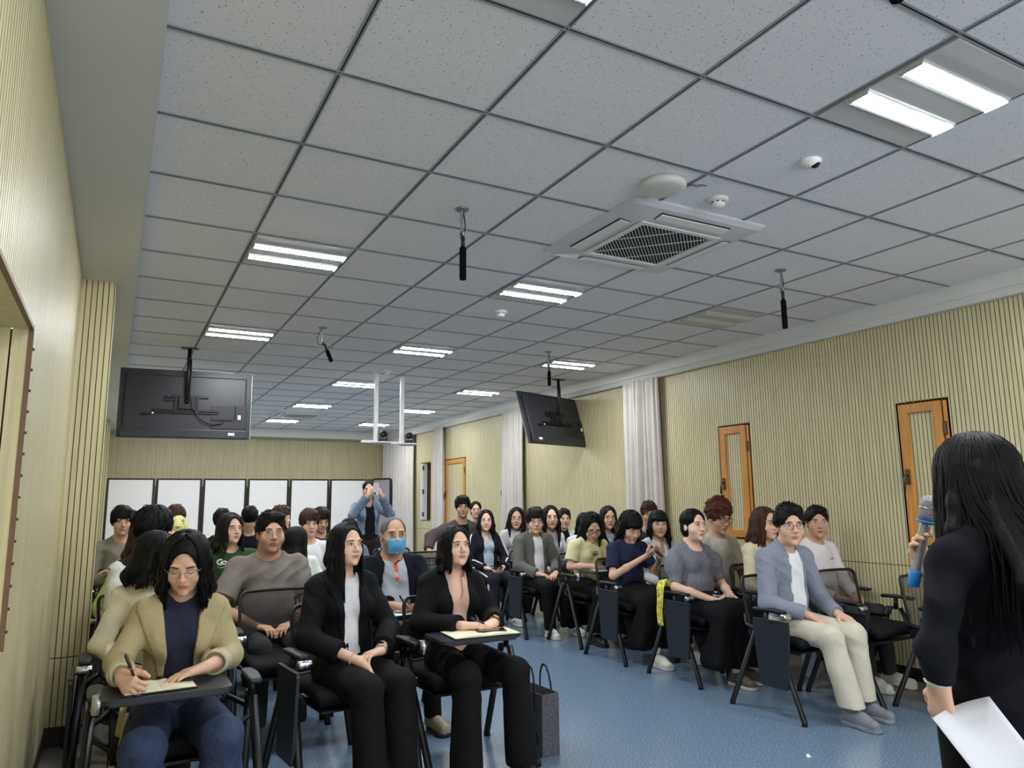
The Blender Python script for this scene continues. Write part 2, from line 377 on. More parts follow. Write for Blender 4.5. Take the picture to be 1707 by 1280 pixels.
# white partition boards along the back wall
for k in range(7):
    x0 = -.12+k*.86; x1 = x0+.83; HB = 1.91
    r = thing('partition_board', ['white framed partition board, leftmost of the row, next to the slatted column', 'white framed partition board, second from the left in the back row',
        'white framed partition board behind the long-haired person in the green shirt', 'white framed partition board, fourth from the left, in the middle of the back row',
        'white framed partition board, fifth from the left along the back wall', 'white framed partition board just left of the standing photographer',
        'white framed partition board behind the standing photographer'][k], 'partition', ((x0+x1)/2, YB-.30, 0), 0, 'white partition boards along the back wall')
    W = x1-x0; mb = MB(); mb.box((0, 0, HB/2+.02), (W-.04, .03, HB-.06), board_m); mb.build('panel', r)
    mb = MB()
    for sx in (-1, 1): mb.box((sx*(W/2-.018), 0, HB/2), (.036, .045, HB), frame_m, bev=.004)
    for zz in (.03, HB-.016): mb.box((0, 0, zz), (W-.072, .044, .032), frame_m, bev=.004)
    mb.build('frame', r)
r = thing('mirror', 'narrow dark framed board turned sideways beside the far corner curtain', 'board', (5.22, YB-.75, 0), -1.1)
mb = MB(); mb.box((0, 0, .98), (.50, .02, 1.86), mat('grey_board', (150, 142, 146), rough=.25)); mb.build('panel', r)
mb = MB()
for sx in (-1, 1): mb.box((sx*.26, 0, .95), (.035, .04, 1.90), frame_m)
for zz in (.02, 1.905): mb.box((0, 0, zz), (.485, .04, .035), frame_m)
mb.build('frame', r)

# ------------------------------------------------------------------ ceiling lights (two lit tubes in a 600 mm tray)
def make_light(name, lit):
    r = thing(name, 'x', 'ceiling light'); mb = MB(); hw = T/2-.014
    mb.box((0, 0, -.002), (2*hw, 2*hw, .006), panel_m, bev=.002)
    for sy in (-1, 1):
        mb.box((0, sy*.108, -.007), (2*hw-.006, .108, .010), panel_m, bev=.004)
    mb.build('tray', r)
    for sy in (-1, 1):
        mb = MB()
        def f(u, v, sy=sy):
            a = PI*v; return ((u-.5)*(2*hw-.02), sy*.108+0.036*math.cos(a), -.012-.005*math.sin(a))
        mb.grid(f, 1, 8, tube_m if lit else tube_off)
        for sx in (-1, 1): mb.box((sx*(hw-.008), sy*.108, -.015), (.006, .09, .012), panel_m)
        mb.build('light_tube', r)
    return r
LL = {(0, -2): 'lit twin-tube ceiling light whose plain tray edge shows at the top of the picture',
      (3, -2): 'big bright twin-tube ceiling light at the upper right, nearest to the viewer',
      (0, 3): 'twin-tube ceiling light on the left, between the left wall beam and the nearest hanging microphone',
      (3, 3): 'twin-tube ceiling light just beyond the ceiling air conditioner',
      (0, 7): 'twin-tube ceiling light above and beyond the left hanging screen pole',
      (3, 7): 'twin-tube ceiling light in the middle column, second beyond the air conditioner',
      (6, 7): 'twin-tube ceiling light beside the hanging microphone near the right screen',
      (3, 11): 'twin-tube ceiling light just left of the white camera poles',
      (6, 11): 'twin-tube ceiling light between the camera poles and the right hanging screen',
      (3, 15): 'small far twin-tube ceiling light just before the second air conditioner',
      (6, 15): 'small far twin-tube ceiling light just right of the white camera poles',
      (3, 19): 'tiny farthest twin-tube ceiling light left of the camera poles',
      (6, 19): 'tiny farthest twin-tube ceiling light behind the white camera poles',
      (6, -2): 'lit twin-tube ceiling light out to the right above the speaker',
      (0, 11): 'twin-tube ceiling light hidden behind the left hanging screen', (0, 15): 'twin-tube ceiling light far behind the left hanging screen',
      (0, 19): 'farthest twin-tube ceiling light on the left side'}
proto = None
for (i, j), lb in LL.items():
    loc = (GX+(i+.5)*T, GY+(j+.5)*T, H-.004)
    if proto is None: proto = make_light('ceiling_light', True); proto.location = loc; proto['label'] = lb; proto['group'] = 'lit twin-tube ceiling lights'
    else: dup(proto, loc, 0, lb)
lo = make_light('ceiling_light', False); lo.location = (GX+6.5*T, GY+3.5*T, H-.004); lo['label'] = 'unlit ceiling light with yellowed tubes near the right-hand hanging microphone'

# ------------------------------------------------------------------ cassette air conditioners
def rrect(hw, r, n=6):
    pts = []
    for cx, cy, a0 in ((hw-r, hw-r, 0), (-hw+r, hw-r, 90), (-hw+r, -hw+r, 180), (hw-r, -hw+r, 270)):
        for k in range(n+1):
            a = math.radians(a0+90*k/n); pts.append((cx+r*math.cos(a), cy+r*math.sin(a)))
    return pts
ac_m = mat('aircon_plastic', (204, 205, 209), rough=.5); vent_dark = mat('vent_dark', (22, 23, 27), rough=.8)
def aircon(loc, label):
    r = thing('air_conditioner', label, 'air conditioner', loc, 0); mb = MB(); hw = .475
    rings = [(hw, .03, 0), (hw, .03, -.012), (hw-.03, .03, -.030), (.305, .04, -.046), (.297, .04, -.040)]
    vs = []; n = 28
    for h_, rr, z in rings: vs += [(x, y, z) for x, y in rrect(h_, rr)]
    fs = [(i*n+k, (i+1)*n+k, (i+1)*n+(k+1) % n, i*n+(k+1) % n) for i in range(len(rings)-1) for k in range(n)]
    mb.add(vs, fs, ac_m); mb.build('panel_frame', r)
    for k in range(4):
        R = Matrix.Rotation(k*PI/2, 3, 'Z'); mb = MB()
        mb.box(R @ Vector((0, -.375, -.0385)), (.50, .074, .006), gridline_m, rot=R @ Matrix.Rotation(math.radians(-5), 3, 'X'), bev=.003)
        mb.box(R @ Vector((0, -.373, -.044)), (.49, .062, .006), white_pl, rot=R @ Matrix.Rotation(math.radians(-5), 3, 'X'), bev=.003)
        mb.build('air_flap', r)
    mb = MB(); mb.box((0, 0, -.030), (.56, .56, .006), vent_dark)
    for s_ in (-1, 1):
        mb.box((s_*.276, 0, -.046), (.036, .59, .012), white_pl, bev=.004); mb.box((0, s_*.276, -.046), (.518, .036, .012), white_pl, bev=.004)
    q_ = math.sqrt(.5); RD = Matrix.Rotation(-PI/4, 3, 'Z')      # the louvres run diagonally across the square grille
    for k in range(-19, 20):
        t = k*.0185; h_ = .366-abs(t)
        if h_ > .01: mb.box((t*q_, -t*q_, -.044), (.0044, 2*h_, .003), ac_m, rot=RD)
    for t in (-.17, 0, .17): mb.box((t*q_, t*q_, -.0455), (2*(.366-abs(t)), .007, .003), ac_m, rot=RD)
    mb.build('intake_grille', r)
    mb = MB(); mb.box((0, .300, -.0478), (.07, .010, .003), steel_m); mb.build('badge', r)
    return r
aircon((2.745, 3.27, H), 'big white square ceiling cassette air conditioner with a dark slatted grille')
aircon((2.81, 12.9, H), 'far small-looking ceiling air conditioner beyond the camera poles')

# ------------------------------------------------------------------ small ceiling devices
r = thing('wireless_router', 'round flat white access point on the ceiling beside the air conditioner', 'access point', (2.30, 2.62, H))
mb = MB(); mb.lathe([(.10, 0), (.112, -.008), (.115, -.022), (.108, -.036), (.085, -.043), (.04, -.045)], off_white, n=36); mb.build('housing', r)
mb = MB(); mb.tube([(.10, -.02, -.012), (.14, -.055, -.006), (.17, -.05, -.004), (.19, -.07, -.003), (.215, -.075, -.002)], .0045, mat('grey_cable', (96, 97, 102), rough=.6)); mb.build('cable', r)
def smoke(loc, label):
    r = thing('smoke_detector', label, 'smoke detector', loc); mb = MB()
    mb.lathe([(.055, 0), (.056, -.012), (.048, -.018)], white_pl, n=24); mb.build('base', r)
    mb = MB(); mb.lathe([(.036, -.017), (.038, -.03), (.03, -.043), (.012, -.048)], white_pl, n=24)
    for k in range(8): mb.box((.037*math.cos(k*PI/4), .037*math.sin(k*PI/4), -.024), (.004, .012, .006), groove_m, rot=Matrix.Rotation(k*PI/4, 3, 'Z'))
    mb.build('sensor_dome', r)
smoke((2.69, 2.645, H), 'white domed smoke detector between the round access point and the dome camera')
smoke((2.73, 5.18, H), 'white smoke detector just behind the light beyond the air conditioner')
smoke((2.79, 8.23, H), 'small smoke detector on the ceiling beside the white camera poles')
smoke((2.78, 11.0, H), 'far smoke detector on the ceiling beyond the camera poles')
r = thing('dome_camera', 'white dome security camera with a black eye at the upper right of the ceiling', 'security camera', (2.76, 2.12, H))
mb = MB(); mb.lathe([(.050, 0), (.050, -.010), (.044, -.020), (.030, -.030), (.012, -.034)], white_pl, n=28); mb.build('housing', r)
mb = MB(); mb.lathe([(.022, .0), (.022, .006), (.016, .012), (.006, .014)], mat('black_glass', (12, 12, 16), rough=.08), c=(.010, -.020, -.022), n=20, rot=Matrix.Rotation(math.radians(152), 3, 'X')); mb.build('lens', r)

def hanging_mic(x, y, label, tilt=(0, 0), hl=.36):
    r = thing('hanging_microphone', label, 'microphone', (x, y, H)); mb = MB()
    mb.lathe([(.040, 0), (.041, -.004), (.036, -.009), (.018, -.012)], steel_m, n=24); mb.build('ceiling_plate', r)
    mb = MB(); mb.box((0, 0, -.075), (.016, .010, .135), steel_m, bev=.003); mb.box((0, 0, -.150), (.020, .016, .03), black_m, bev=.004)
    mb.tube([(-.014, 0, -.15), (.014, 0, -.15)], .005, chrome_m); mb.build('bracket', r)
    mb = MB(); mb.tube([(.008, 0, -.008), (.018, .004, -.05), (.022, .002, -.10), (.012, 0, -.135)] if not tilt[0] else [(-.008, 0, -.008), (-.032, .004, -.05), (-.050, .004, -.10), (-.044, .002, -.145), (-.018, 0, -.165), (.006, 0, -.150)], .0035, black_m); mb.build('cable', r)
    d = Vector((tilt[0], tilt[1], -1)).normalized(); R = d.to_track_quat('Z', 'Y').to_matrix(); o_ = Vector((.006, 0, -.125)); mb = MB()
    mb.lathe([(.009, 0), (.010, .006), (.010, .03)], steel_m, c=o_, rot=R, n=14)
    mb.lathe([(.0105, .03), (.0105, .085)], black_m, c=o_, rot=R, n=14); mb.build('microphone_body', r)
    mb = MB(); z1 = hl-.13; mb.lathe([(.010, .084), (.018, .094), (.0185, .10), (.0185, z1-.008), (.016, z1-.001), (.01, z1)], mat('foam_windscreen', (14, 14, 15), rough=1, spec=.1), c=o_, rot=R, n=16); mb.build('windscreen', r)
hanging_mic(1.55, 3.38, 'black microphone hanging from the ceiling, straight down, left of the air conditioner', hl=.40)
hanging_mic(3.95, 3.34, 'black microphone hanging straight down near the right side of the ceiling', hl=.42)
hanging_mic(1.56, 6.39, 'black ceiling microphone hanging at a slant with a looped cable', tilt=(.42, -.05), hl=.33)
hanging_mic(3.95, 6.42, 'black ceiling microphone hanging in front of a light next to the right screen', hl=.37)
hanging_mic(1.60, .95, 'black hanging microphone whose tip alone shows at the top edge of the picture', hl=.362)

# ------------------------------------------------------------------ two hanging screens seen from behind
tv_back = mat('screen_back', (34, 35, 40), rough=.38, noise=(3, .12), bump=(50, .04)); label_m = mat('white_sticker', (225, 228, 230), rough=.5)
def hanging_tv(x, y, phi, tilt, zc, label, cable_side=1):
    r = thing('hanging_screen', label, 'television', (x, y, H), phi); W, HH = 1.22, .69
    pz = zc-H
    mb = MB(); mb.box((0, 0, -.006), (.16, .10, .012), dark_metal, bev=.003); mb.tube([(0, 0, 0), (0, 0, pz+.02)], .019, dark_metal, n=12)
    mb.tube([(0, 0, -.10), (0, 0, -.12)], .026, dark_metal, n=12); mb.build('ceiling_pole', r)
    t = bpy.data.objects.new('television', None)
    R = Matrix.Rotation(-tilt, 3, 'X'); off = Vector((0, .085, pz))
    def P(a, b, c): return R @ Vector((a, b, c)) + off      # a across, b depth (+ = towards the audience), c up, origin mid back
    c0 = -.005
    mb = MB(); mb.box(P(0, .012, c0), (W, .022, HH), tv_back, rot=R, bev=.006)
    mb.box(P(0, -.012, c0-.01), (W-.10, .034, HH-.10), tv_back, rot=R, bev=.012)
    mb.box(P(0, -.020, c0-HH/2+.045), (W-.06, .03, .085), tv_back, rot=R, bev=.006)
    for k in range(5): mb.box(P(-.48+k*.24, -.036, c0-HH/2+.05), (.012, .003, .012), black_m, rot=R)
    mb.box(P(.40*cable_side, -.032, c0-.13), (.34, .012, .24), black_m, rot=R, bev=.004)
    mb.box(P(.34*cable_side, -.040, c0-.16), (.20, .006, .012), vent_dark, rot=R); mb.box(P(.46*cable_side, -.040, c0-.08), (.012, .006, .15), vent_dark, rot=R)
    mb.build('back_cover', r)
    mb = MB()
    for sx in (-1, 1): mb.box(P(sx*(W/2+.001), .026, c0), (.010, .014, HH), steel_m, rot=R)
    for sz in (-1, 1): mb.box(P(0, .026, c0+sz*HH/2), (W, .014, .008), steel_m, rot=R)
    mb.build('bezel', r)
    mb = MB(); mb.box(P(0, .0255, c0), (W-.012, .006, HH-.01), mat('dark_screen', (12, 13, 16), rough=.15), rot=R); mb.build('display', r)
    mb = MB()
    for a, b, c, sa, sc in ((-.08, -.042, .03, .26, .028), (0, -.044, .065, .40, .022), (0, -.044, -.075, .62, .018), (0, -.044, -.10, .60, .012)):
        mb.box(P(a if a else 0, b, c), (sa, .010, sc), dark_metal, rot=R)
    for sx in (-1, 1):
        mb.box(P(sx*.10, -.052, -.01), (.022, .014, .19), dark_metal, rot=R)
        mb.lathe([(.007, 0), (.007, .004)], steel_m, c=P(sx*.17, -.052, .065), rot=R @ Matrix.Rotation(PI/2, 3, 'X'), n=10)
    mb.box(P(-.36, -.045, -.115), (.08, .012, .02), dark_metal, rot=R)
    mb.box(P(0, -.058, 0), (.15, .02, .13), dark_metal, rot=R, bev=.004); mb.tube([(0, 0, pz+.03), P(0, -.055, 0)], .022, dark_metal)
    mb.build('wall_bracket', r)
    mb = MB(); cs = cable_side
    mb.tube([(.022, -.01, -.12), (.024, -.012, pz+.12), P(.05, -.07, -.05), P(.14*cs, -.06, -.17), P(.24*cs, -.05, -.215), P(.33*cs, -.05, -.20), P(.36*cs, -.045, -.16)], .006, black_m); mb.build('cable', r)
    ls_ = 1 if x < 3 else -1
    for q, dd in (((.50*cs, -.040, -.13), (.028, .003, .045)), ((.43*cs*ls_, -.038, c0-HH/2+.045), (.06, .004, .026)), ((-.30*cs, -.052, -.112), (.016, .004, .016))):
        mb = MB(); mb.box(P(*q), dd, label_m, rot=R); mb.build('sticker', r)
    return r
hanging_tv(.585, 7.85, math.radians(-5), math.radians(3), 2.40, 'large black screen seen from behind, hanging on a black pole at the left')
hanging_tv(5.00, 7.89, math.radians(20), math.radians(17), 2.44, 'large black screen hanging on a pole at the right, turned and tilted down', cable_side=1)

# ------------------------------------------------------------------ two white poles with conference cameras
def camera_pole(x, y, label):
    r = thing('camera_mount', label, 'camera stand', (x, y, H)); L = H-2.115
    mb = MB(); mb.box((0, 0, -.004), (.10, .10, .008), white_pl, bev=.002); mb.box((0, 0, -L/2), (.045, .045, L), white_pl, bev=.004)
    for k in range(4): mb.tube([(0, -.0225, -.15-k*.15), (0, -.0245, -.15-k*.15)], .004, steel_m)
    mb.build('pole', r)
    mb = MB(); mb.box((-.02, -.02, -L), (.32, .055, .03), white_pl, bev=.004); mb.lathe([(.09, -.028), (.12, -.014), (.12, -.004), (.03, -.004)], white_pl, c=(.06, -.05, -L), n=30); mb.build('shelf', r)
    k = tag(bpy.data.objects.new('conference_camera', None), 'black swivelling camera on the %s white ceiling pole shelf' % ('left' if x < 2.9 else 'right'), 'camera', 'cameras on the pole shelves'); C.objects.link(k); k.location = (x+.075, y-.07, H-L+.003)
    mb = MB(); mb.lathe([(.058, 0), (.060, .006), (.060, .020), (.05, .026)], black_m, n=24)
    mb.build('base', k)
    mb = MB()
    for sx in (-1, 1): mb.box((sx*.048, 0, .065), (.016, .05, .085), mat('charcoal_plastic', (58, 58, 62), rough=.4), bev=.006)
    mb.box((0, 0, .03), (.10, .05, .014), black_m, bev=.004); mb.build('yoke', k)
    mb = MB(); mb.lathe([(.034, -.04), (.042, -.03), (.042, .02), (.035, .035)], black_m, c=(0, 0, .088), rot=Matrix.Rotation(PI/2, 3, 'X'), n=24)
    mb.lathe([(.026, .034), (.026, .040), (.018, .043)], mat('black_glass', (12, 12, 16)), c=(0, 0, .088), rot=Matrix.Rotation(PI/2, 3, 'X'), n=24); mb.build('lens_head', k)
    return r
camera_pole(2.73, 8.44, 'white square ceiling pole with a camera shelf, left of the pair')
camera_pole(3.10, 8.55, 'white square ceiling pole with a camera shelf, right of the pair')

# ------------------------------------------------------------------ implicit bodies: smooth-blended limbs polygonised as one continuous surface
def nv(v):
    v = np.asarray(v, float); return v/ (np.linalg.norm(v)+1e-9)
class SDF:
    def __init__(s): s.ops = []; s.lo = np.full(3, 1e9); s.hi = -s.lo
    def _b(s, c, r): c = np.asarray(c, float); s.lo = np.minimum(s.lo, c-r); s.hi = np.maximum(s.hi, c+r)
    def cone(s, a, b, ra, rb, k=.02):
        a = np.asarray(a, float); b = np.asarray(b, float); s._b(a, ra); s._b(b, rb)
        s.ops.append(('u', 'c', (a, b, ra, rb), k, (a+b)/2, np.linalg.norm(b-a)/2+max(ra, rb))); return s
    def chain(s, pts, rs, k=.02):
        for i in range(len(pts)-1): s.cone(pts[i], pts[i+1], rs[i], rs[i+1], k)
        return s
    def ell(s, c, r, k=.02, R=None, op='u'):
        c = np.asarray(c, float); r = np.asarray(r, float)
        if op == 'u': s._b(c, r.max())
        s.ops.append((op, 'e', (c, r, None if R is None else np.asarray(R, float)), k, c, r.max())); return s
    def cut(s, fn, k=.0):          # keep fn < 0
        s.ops.append(('i', 'f', fn, k, None, None)); return s
    def warp(s, fn): s.ops.append(('w', 'f', fn, 0, None, None)); return s
    @staticmethod
    def prim(kind, d, P):
        if kind == 'c':
            a, b, ra, rb = d; ab = b-a; t = np.clip(((P-a) @ ab)/(ab @ ab+1e-12), 0, 1)
            q = P-a-t[..., None]*ab; return np.sqrt((q*q).sum(-1))-(ra+(rb-ra)*t)
        c, r, R = d; q = P-c
        if R is not None: q = q @ R
        k0 = np.sqrt(((q/r)**2).sum(-1)); k1 = np.sqrt(((q/(r*r))**2).sum(-1))+1e-9
        return k0*(k0-1)/k1
    def ev(s, P, bc=None, bd=0):
        """P (M,n,3); bc (M,3) block centres for culling"""
        D = np.full(P.shape[:2], .3, np.float32)
        for op, kind, d, k, c, rad in s.ops:
            if op in 'us':
                if bc is not None:
                    m = np.nonzero(((bc-c)**2).sum(1) < (rad+bd+max(k, .01)*1.5+.01)**2)[0]
                    if len(m) == 0: continue
                    v = s.prim(kind, d, P[m]); o = D[m]
                else: m = slice(None); v = s.prim(kind, d, P); o = D
                if op == 'u':
                    if k > 0:
                        h = np.clip(.5+.5*(o-v)/k, 0, 1); D[m] = o*(1-h)+v*h-k*h*(1-h)
                    else: D[m] = np.minimum(o, v)
                else:
                    if k > 0:
                        h = np.clip(.5-.5*(o+v)/k, 0, 1); D[m] = o*(1-h)-v*h+k*h*(1-h)
                    else: D[m] = np.maximum(o, -v)
            elif op == 'i': D = np.maximum(D, d(P))
            elif op == 'n': D = np.minimum(D, d(P))
            else: D = D+d(P)
        return D
    def mesh(s, h, lo=None, hi=None):
        B = 6; lo = (s.lo if lo is None else np.maximum(s.lo, lo))-.03; hi = (s.hi if hi is None else np.minimum(s.hi, hi))+.03
        nb = np.ceil((hi-lo)/(B*h)).astype(int)+1
        I = np.stack(np.meshgrid(*[np.arange(n) for n in nb], indexing='ij'), -1).reshape(-1, 3)
        cen = lo+(I+.5)*B*h
        d = s.ev(cen[:, None, :].astype(np.float32))[:, 0]; keep = np.abs(d) < B*h*.87*1.35+.012
        I = I[keep]; cen = cen[keep]
        g = np.stack(np.meshgrid(*[np.arange(B+1)]*3, indexing='ij'), -1).reshape(-1, 3)
        out_v = []; out_k = []; quads = []
        NX, NY, NZ = (nb*B+3)
        n1 = B+1; allD = []; CH = 1500
        for a in range(0, len(I), CH):
            Ib = I[a:a+CH]; P = (lo+(Ib[:, None, :]*B+g[None])*h).astype(np.float32)
            allD.append(s.ev(P, cen[a:a+CH], B*h*.87).reshape(-1, n1, n1, n1))
        D = np.concatenate(allD) if allD else np.zeros((0, n1, n1, n1))
        S_ = D < 0
        cor = [(i, j, k) for i in (0, 1) for j in (0, 1) for k in (0, 1)]
        sub = lambda A, c: A[:, c[0]:c[0]+B, c[1]:c[1]+B, c[2]:c[2]+B]
        cnt = sum(sub(S_, c).astype(np.int8) for c in cor); act = (cnt > 0) & (cnt < 8)
        bi, ci, cj, ck = np.nonzero(act)
        acc = np.zeros((len(bi), 3)); num = np.zeros(len(bi))
        dv = {c: D[bi, ci+c[0], cj+c[1], ck+c[2]] for c in cor}
        for c in cor:
            for ax in range(3):
                if c[ax] == 0:
                    c2 = list(c); c2[ax] = 1; c2 = tuple(c2); a_, b_ = dv[c], dv[c2]; m = (a_ < 0) != (b_ < 0)
                    t = np.where(m, a_/(np.where(m, a_-b_, 1)), 0); p = np.tile(np.array(c, float), (len(bi), 1)); p[:, ax] = t
                    acc[m] += p[m]; num[m] += 1
        gi = I[bi]*B+np.stack([ci, cj, ck], 1)
        V = lo+(gi+acc/num[:, None])*h
        key = (gi[:, 0].astype(np.int64)*NY+gi[:, 1])*NZ+gi[:, 2]; order = np.argsort(key); ks = key[order]
        def look(G):
            kk = (G[:, 0].astype(np.int64)*NY+G[:, 1])*NZ+G[:, 2]; p = np.searchsorted(ks, kk); p = np.clip(p, 0, len(ks)-1)
            return np.where(ks[p] == kk, order[p], -1)
        for ax in range(3):
            c2 = [0, 0, 0]; c2[ax] = 1
            a_ = S_[:, :B, :B, :B]; b_ = sub(S_, c2); bb, i, j, k = np.nonzero(a_ != b_)
            G = I[bb]*B+np.stack([i, j, k], 1); inside = a_[bb, i, j, k]
            u, v = (ax+1) % 3, (ax+2) % 3; eu = np.eye(3, dtype=int)[u]; ev_ = np.eye(3, dtype=int)[v]
            q = np.stack([look(G-eu-ev_), look(G-ev_), look(G), look(G-eu)], 1)
            q = np.where(inside[:, None], q, q[:, ::-1]); quads.append(q[(q >= 0).all(1)])
        Q = np.concatenate(quads)
        return V, Q
def sdf_obj(name, sd, h, M, parent, matfn=None, mats=None, lo=None, hi=None):
    V, Q = sd.mesh(h, lo, hi)
    me = bpy.data.meshes.new(name); me.vertices.add(len(V)); me.vertices.foreach_set('co', V.astype(np.float32).ravel())
    me.loops.add(len(Q)*4); me.polygons.add(len(Q)); me.loops.foreach_set('vertex_index', Q.astype(np.int32).ravel())
    me.polygons.foreach_set('loop_start', np.arange(0, len(Q)*4, 4, dtype=np.int32)); me.update(calc_edges=True)
    me.materials.append(M)
    if matfn is not None and len(Q):
        for x in mats: me.materials.append(x)
        me.polygons.foreach_set('material_index', matfn(V[Q].mean(1)).astype(np.int32))
    me.polygons.foreach_set('use_smooth', np.ones(len(Q), bool)); me.update()
    o = bpy.data.objects.new(name, me); C.objects.link(o); o.parent = parent
    return o

# ------------------------------------------------------------------ people
def locks(parent, hair, hp, hs, q, seed):
    """tapering locks over the scalp volume, gathered in one mesh below the hair"""
    rnd = random.Random(int(seed*1000)+5); st = hair['style']; vol = hair.get('vol', 0.0); ln = hair.get('len', .25)
    HM = hairm(hair.get('col', 'black')); mb = MB(); c0 = Vector((0, .017, .036)); num = {0: 1.0, 1: .6, 2: .3}[q]
    V = lambda p: Vector(hp(p)); long_ = st in ('long',)
    if st == 'grey': return
    if st in ('long', 'bun', 'tied'):
        rx, ry, rz_ = .084+vol, .101+vol, .088+vol; n = int(190*num); th0 = math.radians(hair.get('gap', 50)); wv = hair.get('wave', 0); sp = hair.get('spread', 1.0)
        for i in range(n):
            th = (i+rnd.random())/n*2*PI-PI; sg = 1 if th > 0 else -1; at = abs(th); thf = max(at, th0*rnd.uniform(.84, 1.12)); pts = []; bang = hair.get('bangs') and at < .95
            L_ = ln*rnd.uniform(.86, 1.04)
            for j in range(6):
                ph = math.radians(86-j*17); t = min(1, j/2.3); a = sg*(at+(thf-at)*t*t*(3-2*t)) if not bang else th*1.0
                k = 1.0+rnd.uniform(0, .035)
                p = c0+Vector((rx*math.cos(ph)*math.sin(a)*k+hair.get('part', 0)*(1-t), -ry*math.cos(ph)*math.cos(a)*k, rz_*math.sin(ph)*k))
                if bang and p.z < .026+.25*abs(th)*0: break
                pts.append(p)
            if long_ and not bang:
                a = sg*thf; bx = rx*math.sin(a)*1.02; by = c0.y-ry*math.cos(a)*1.0; nz_ = 5
                for j in range(1, nz_+1):
                    t = j/nz_; z = .030-t*(L_+.03); fl = 1+(.10*sp*t+.02)*(1 if ln > .12 else -.6*t)
                    y = by+((.006*t+1.12*hair.get('back', 0)*min(1, max(0, t*L_-.04)/.14)*min(1, by/.06)) if by > 0 else -.012*t*(ln > .2)); tk = -.10*math.sin(PI*min(1, t*1.0))*(ln < .2)
                    pts.append(Vector((bx*(fl+tk)+rnd.uniform(-.004, .004)+wv*.008*math.sin(9*t+i), y+rnd.uniform(-.004, .004)+wv*.006*math.cos(8*t+i*2), z)))
            elif not bang:
                e_ = Vector((hair.get('side', 0)*.04, .105, -.045)); m_ = pts[-1]
                if abs(th) < 2.2 or True: pts += [m_.lerp(e_, .5)+Vector((m_.x*.18, m_.y*.1, -.01)), e_]
            if len(pts) < 3: continue
            w_ = rnd.uniform(.0038, .0062); m_ = len(pts)
            mb.tube([V(p) for p in pts], [w_*hs*(.7 if j == 0 else 1 if j < m_*.7 else max(.16, 1-(j/m_-.7)*2.6)) for j in range(m_)], HM, n=5, flat=.7)
    else:
        up = {'short': .010, 'mop': .018, 'curly': .024}[st]+vol; rx, ry, rz_ = .080+up*.5, .097+up*.4, .084+up; c1 = Vector((0, .016, .036+up*.4)); n = int({'short': 260, 'mop': 240, 'curly': 260}[st]*num)
        zf = {'short': .082, 'mop': .044, 'curly': .050}[st]-hair.get('fringe', 0); rw = rnd.uniform(-.6, .6)
        for i in range(n):
            a = rnd.uniform(-PI, PI); ph = math.asin(rnd.uniform(-.35, 1)); f = lambda a, ph, k=1.0: c1+Vector((rx*math.cos(ph)*math.sin(a)*k, -ry*math.cos(ph)*math.cos(a)*k, rz_*math.sin(ph)*k))
            p = f(a, ph, .97)
            if p.z < -.028-.45*p.y or (abs(a) < 1.05 and p.z < zf+.004): continue
            L_ = {'short': .022, 'mop': .042, 'curly': .024}[st]*rnd.uniform(.7, 1.3)
            if st == 'curly':
                pts = [p]; d_ = (p-c1).normalized(); o_ = d_.orthogonal().normalized(); b_ = d_.cross(o_); s0 = rnd.uniform(0, 6)
                for j in range(1, 6): pts.append(p+d_*L_*.22*j*.6+(o_*math.cos(s0+j*1.3)+b_*math.sin(s0+j*1.3))*.009)
                w_ = .0042
            else:
                pts = []; da = rw*.35+rnd.uniform(-.25, .25); nst = 5
                for j in range(nst):
                    t = j/(nst-1); pa = f(a+da*t*.6, ph-L_/.09*t, .985+(.075 if st == 'mop' else .11)*math.sin(t*PI*.75)*rnd.uniform(.6, 1.1)); 
                    if st == 'short' and p.z > .05: pa = p.lerp(p+(p-c1).normalized()*L_*.42+Vector((da*.02, -.012, .004)), t)
                    pts.append(pa)
                pts = [v for v in pts if not (abs(v.x) < .06 and v.y < -.05 and v.z < zf-.022)]; w_ = .0050 if st == 'mop' else .0036
            if len(pts) < 3: continue
            m_ = len(pts); mb.tube([V(v) for v in pts], [w_*hs*(1-.8*(j/(m_-1))**1.6) for j in range(m_)], HM, n=4, flat=.7)
    if len(mb.v) > 300: mb.build('hair_locks', parent)
SK = dict(fair=(232, 190, 164), mid=(214, 172, 145), tan=(194, 152, 124), dark=(160, 112, 84))
def skin(k): return mat('skin_'+k, SK[k], rough=.55, sss=.12, noise=(14, .04), spec=.35)
HC = dict(black=(13, 12, 13), soft=(28, 23, 22), brown=(62, 42, 32), red=(74, 40, 30), grey=(92, 90, 88))
def hairm(k): return mat('hair_'+k, HC[k], rough=.55, noise=(30, .3, (1, 1, .12)), bump=(46, .25, (1, 1, .1)), spec=.18)
sclera = mat('eye_white', (222, 214, 208), rough=.3); iris_m = mat('eye_iris', (36, 24, 18), rough=.15); lash_m = mat('eyelash', (26, 20, 19), rough=.8)
lip_m = {k: mat('lips_'+k, c, rough=.45) for k, c in dict(pink=(190, 126, 112), rose=(182, 104, 96), brown=(158, 108, 90)).items()}
glass_m = mat('spectacle_lens', (235, 240, 245), rough=.05, alpha=.10)
def rotm(yaw, pitch, roll=0):
    return np.array(Matrix.Rotation(yaw, 3, 'Z') @ Matrix.Rotation(pitch, 3, 'X') @ Matrix.Rotation(roll, 3, 'Y'))
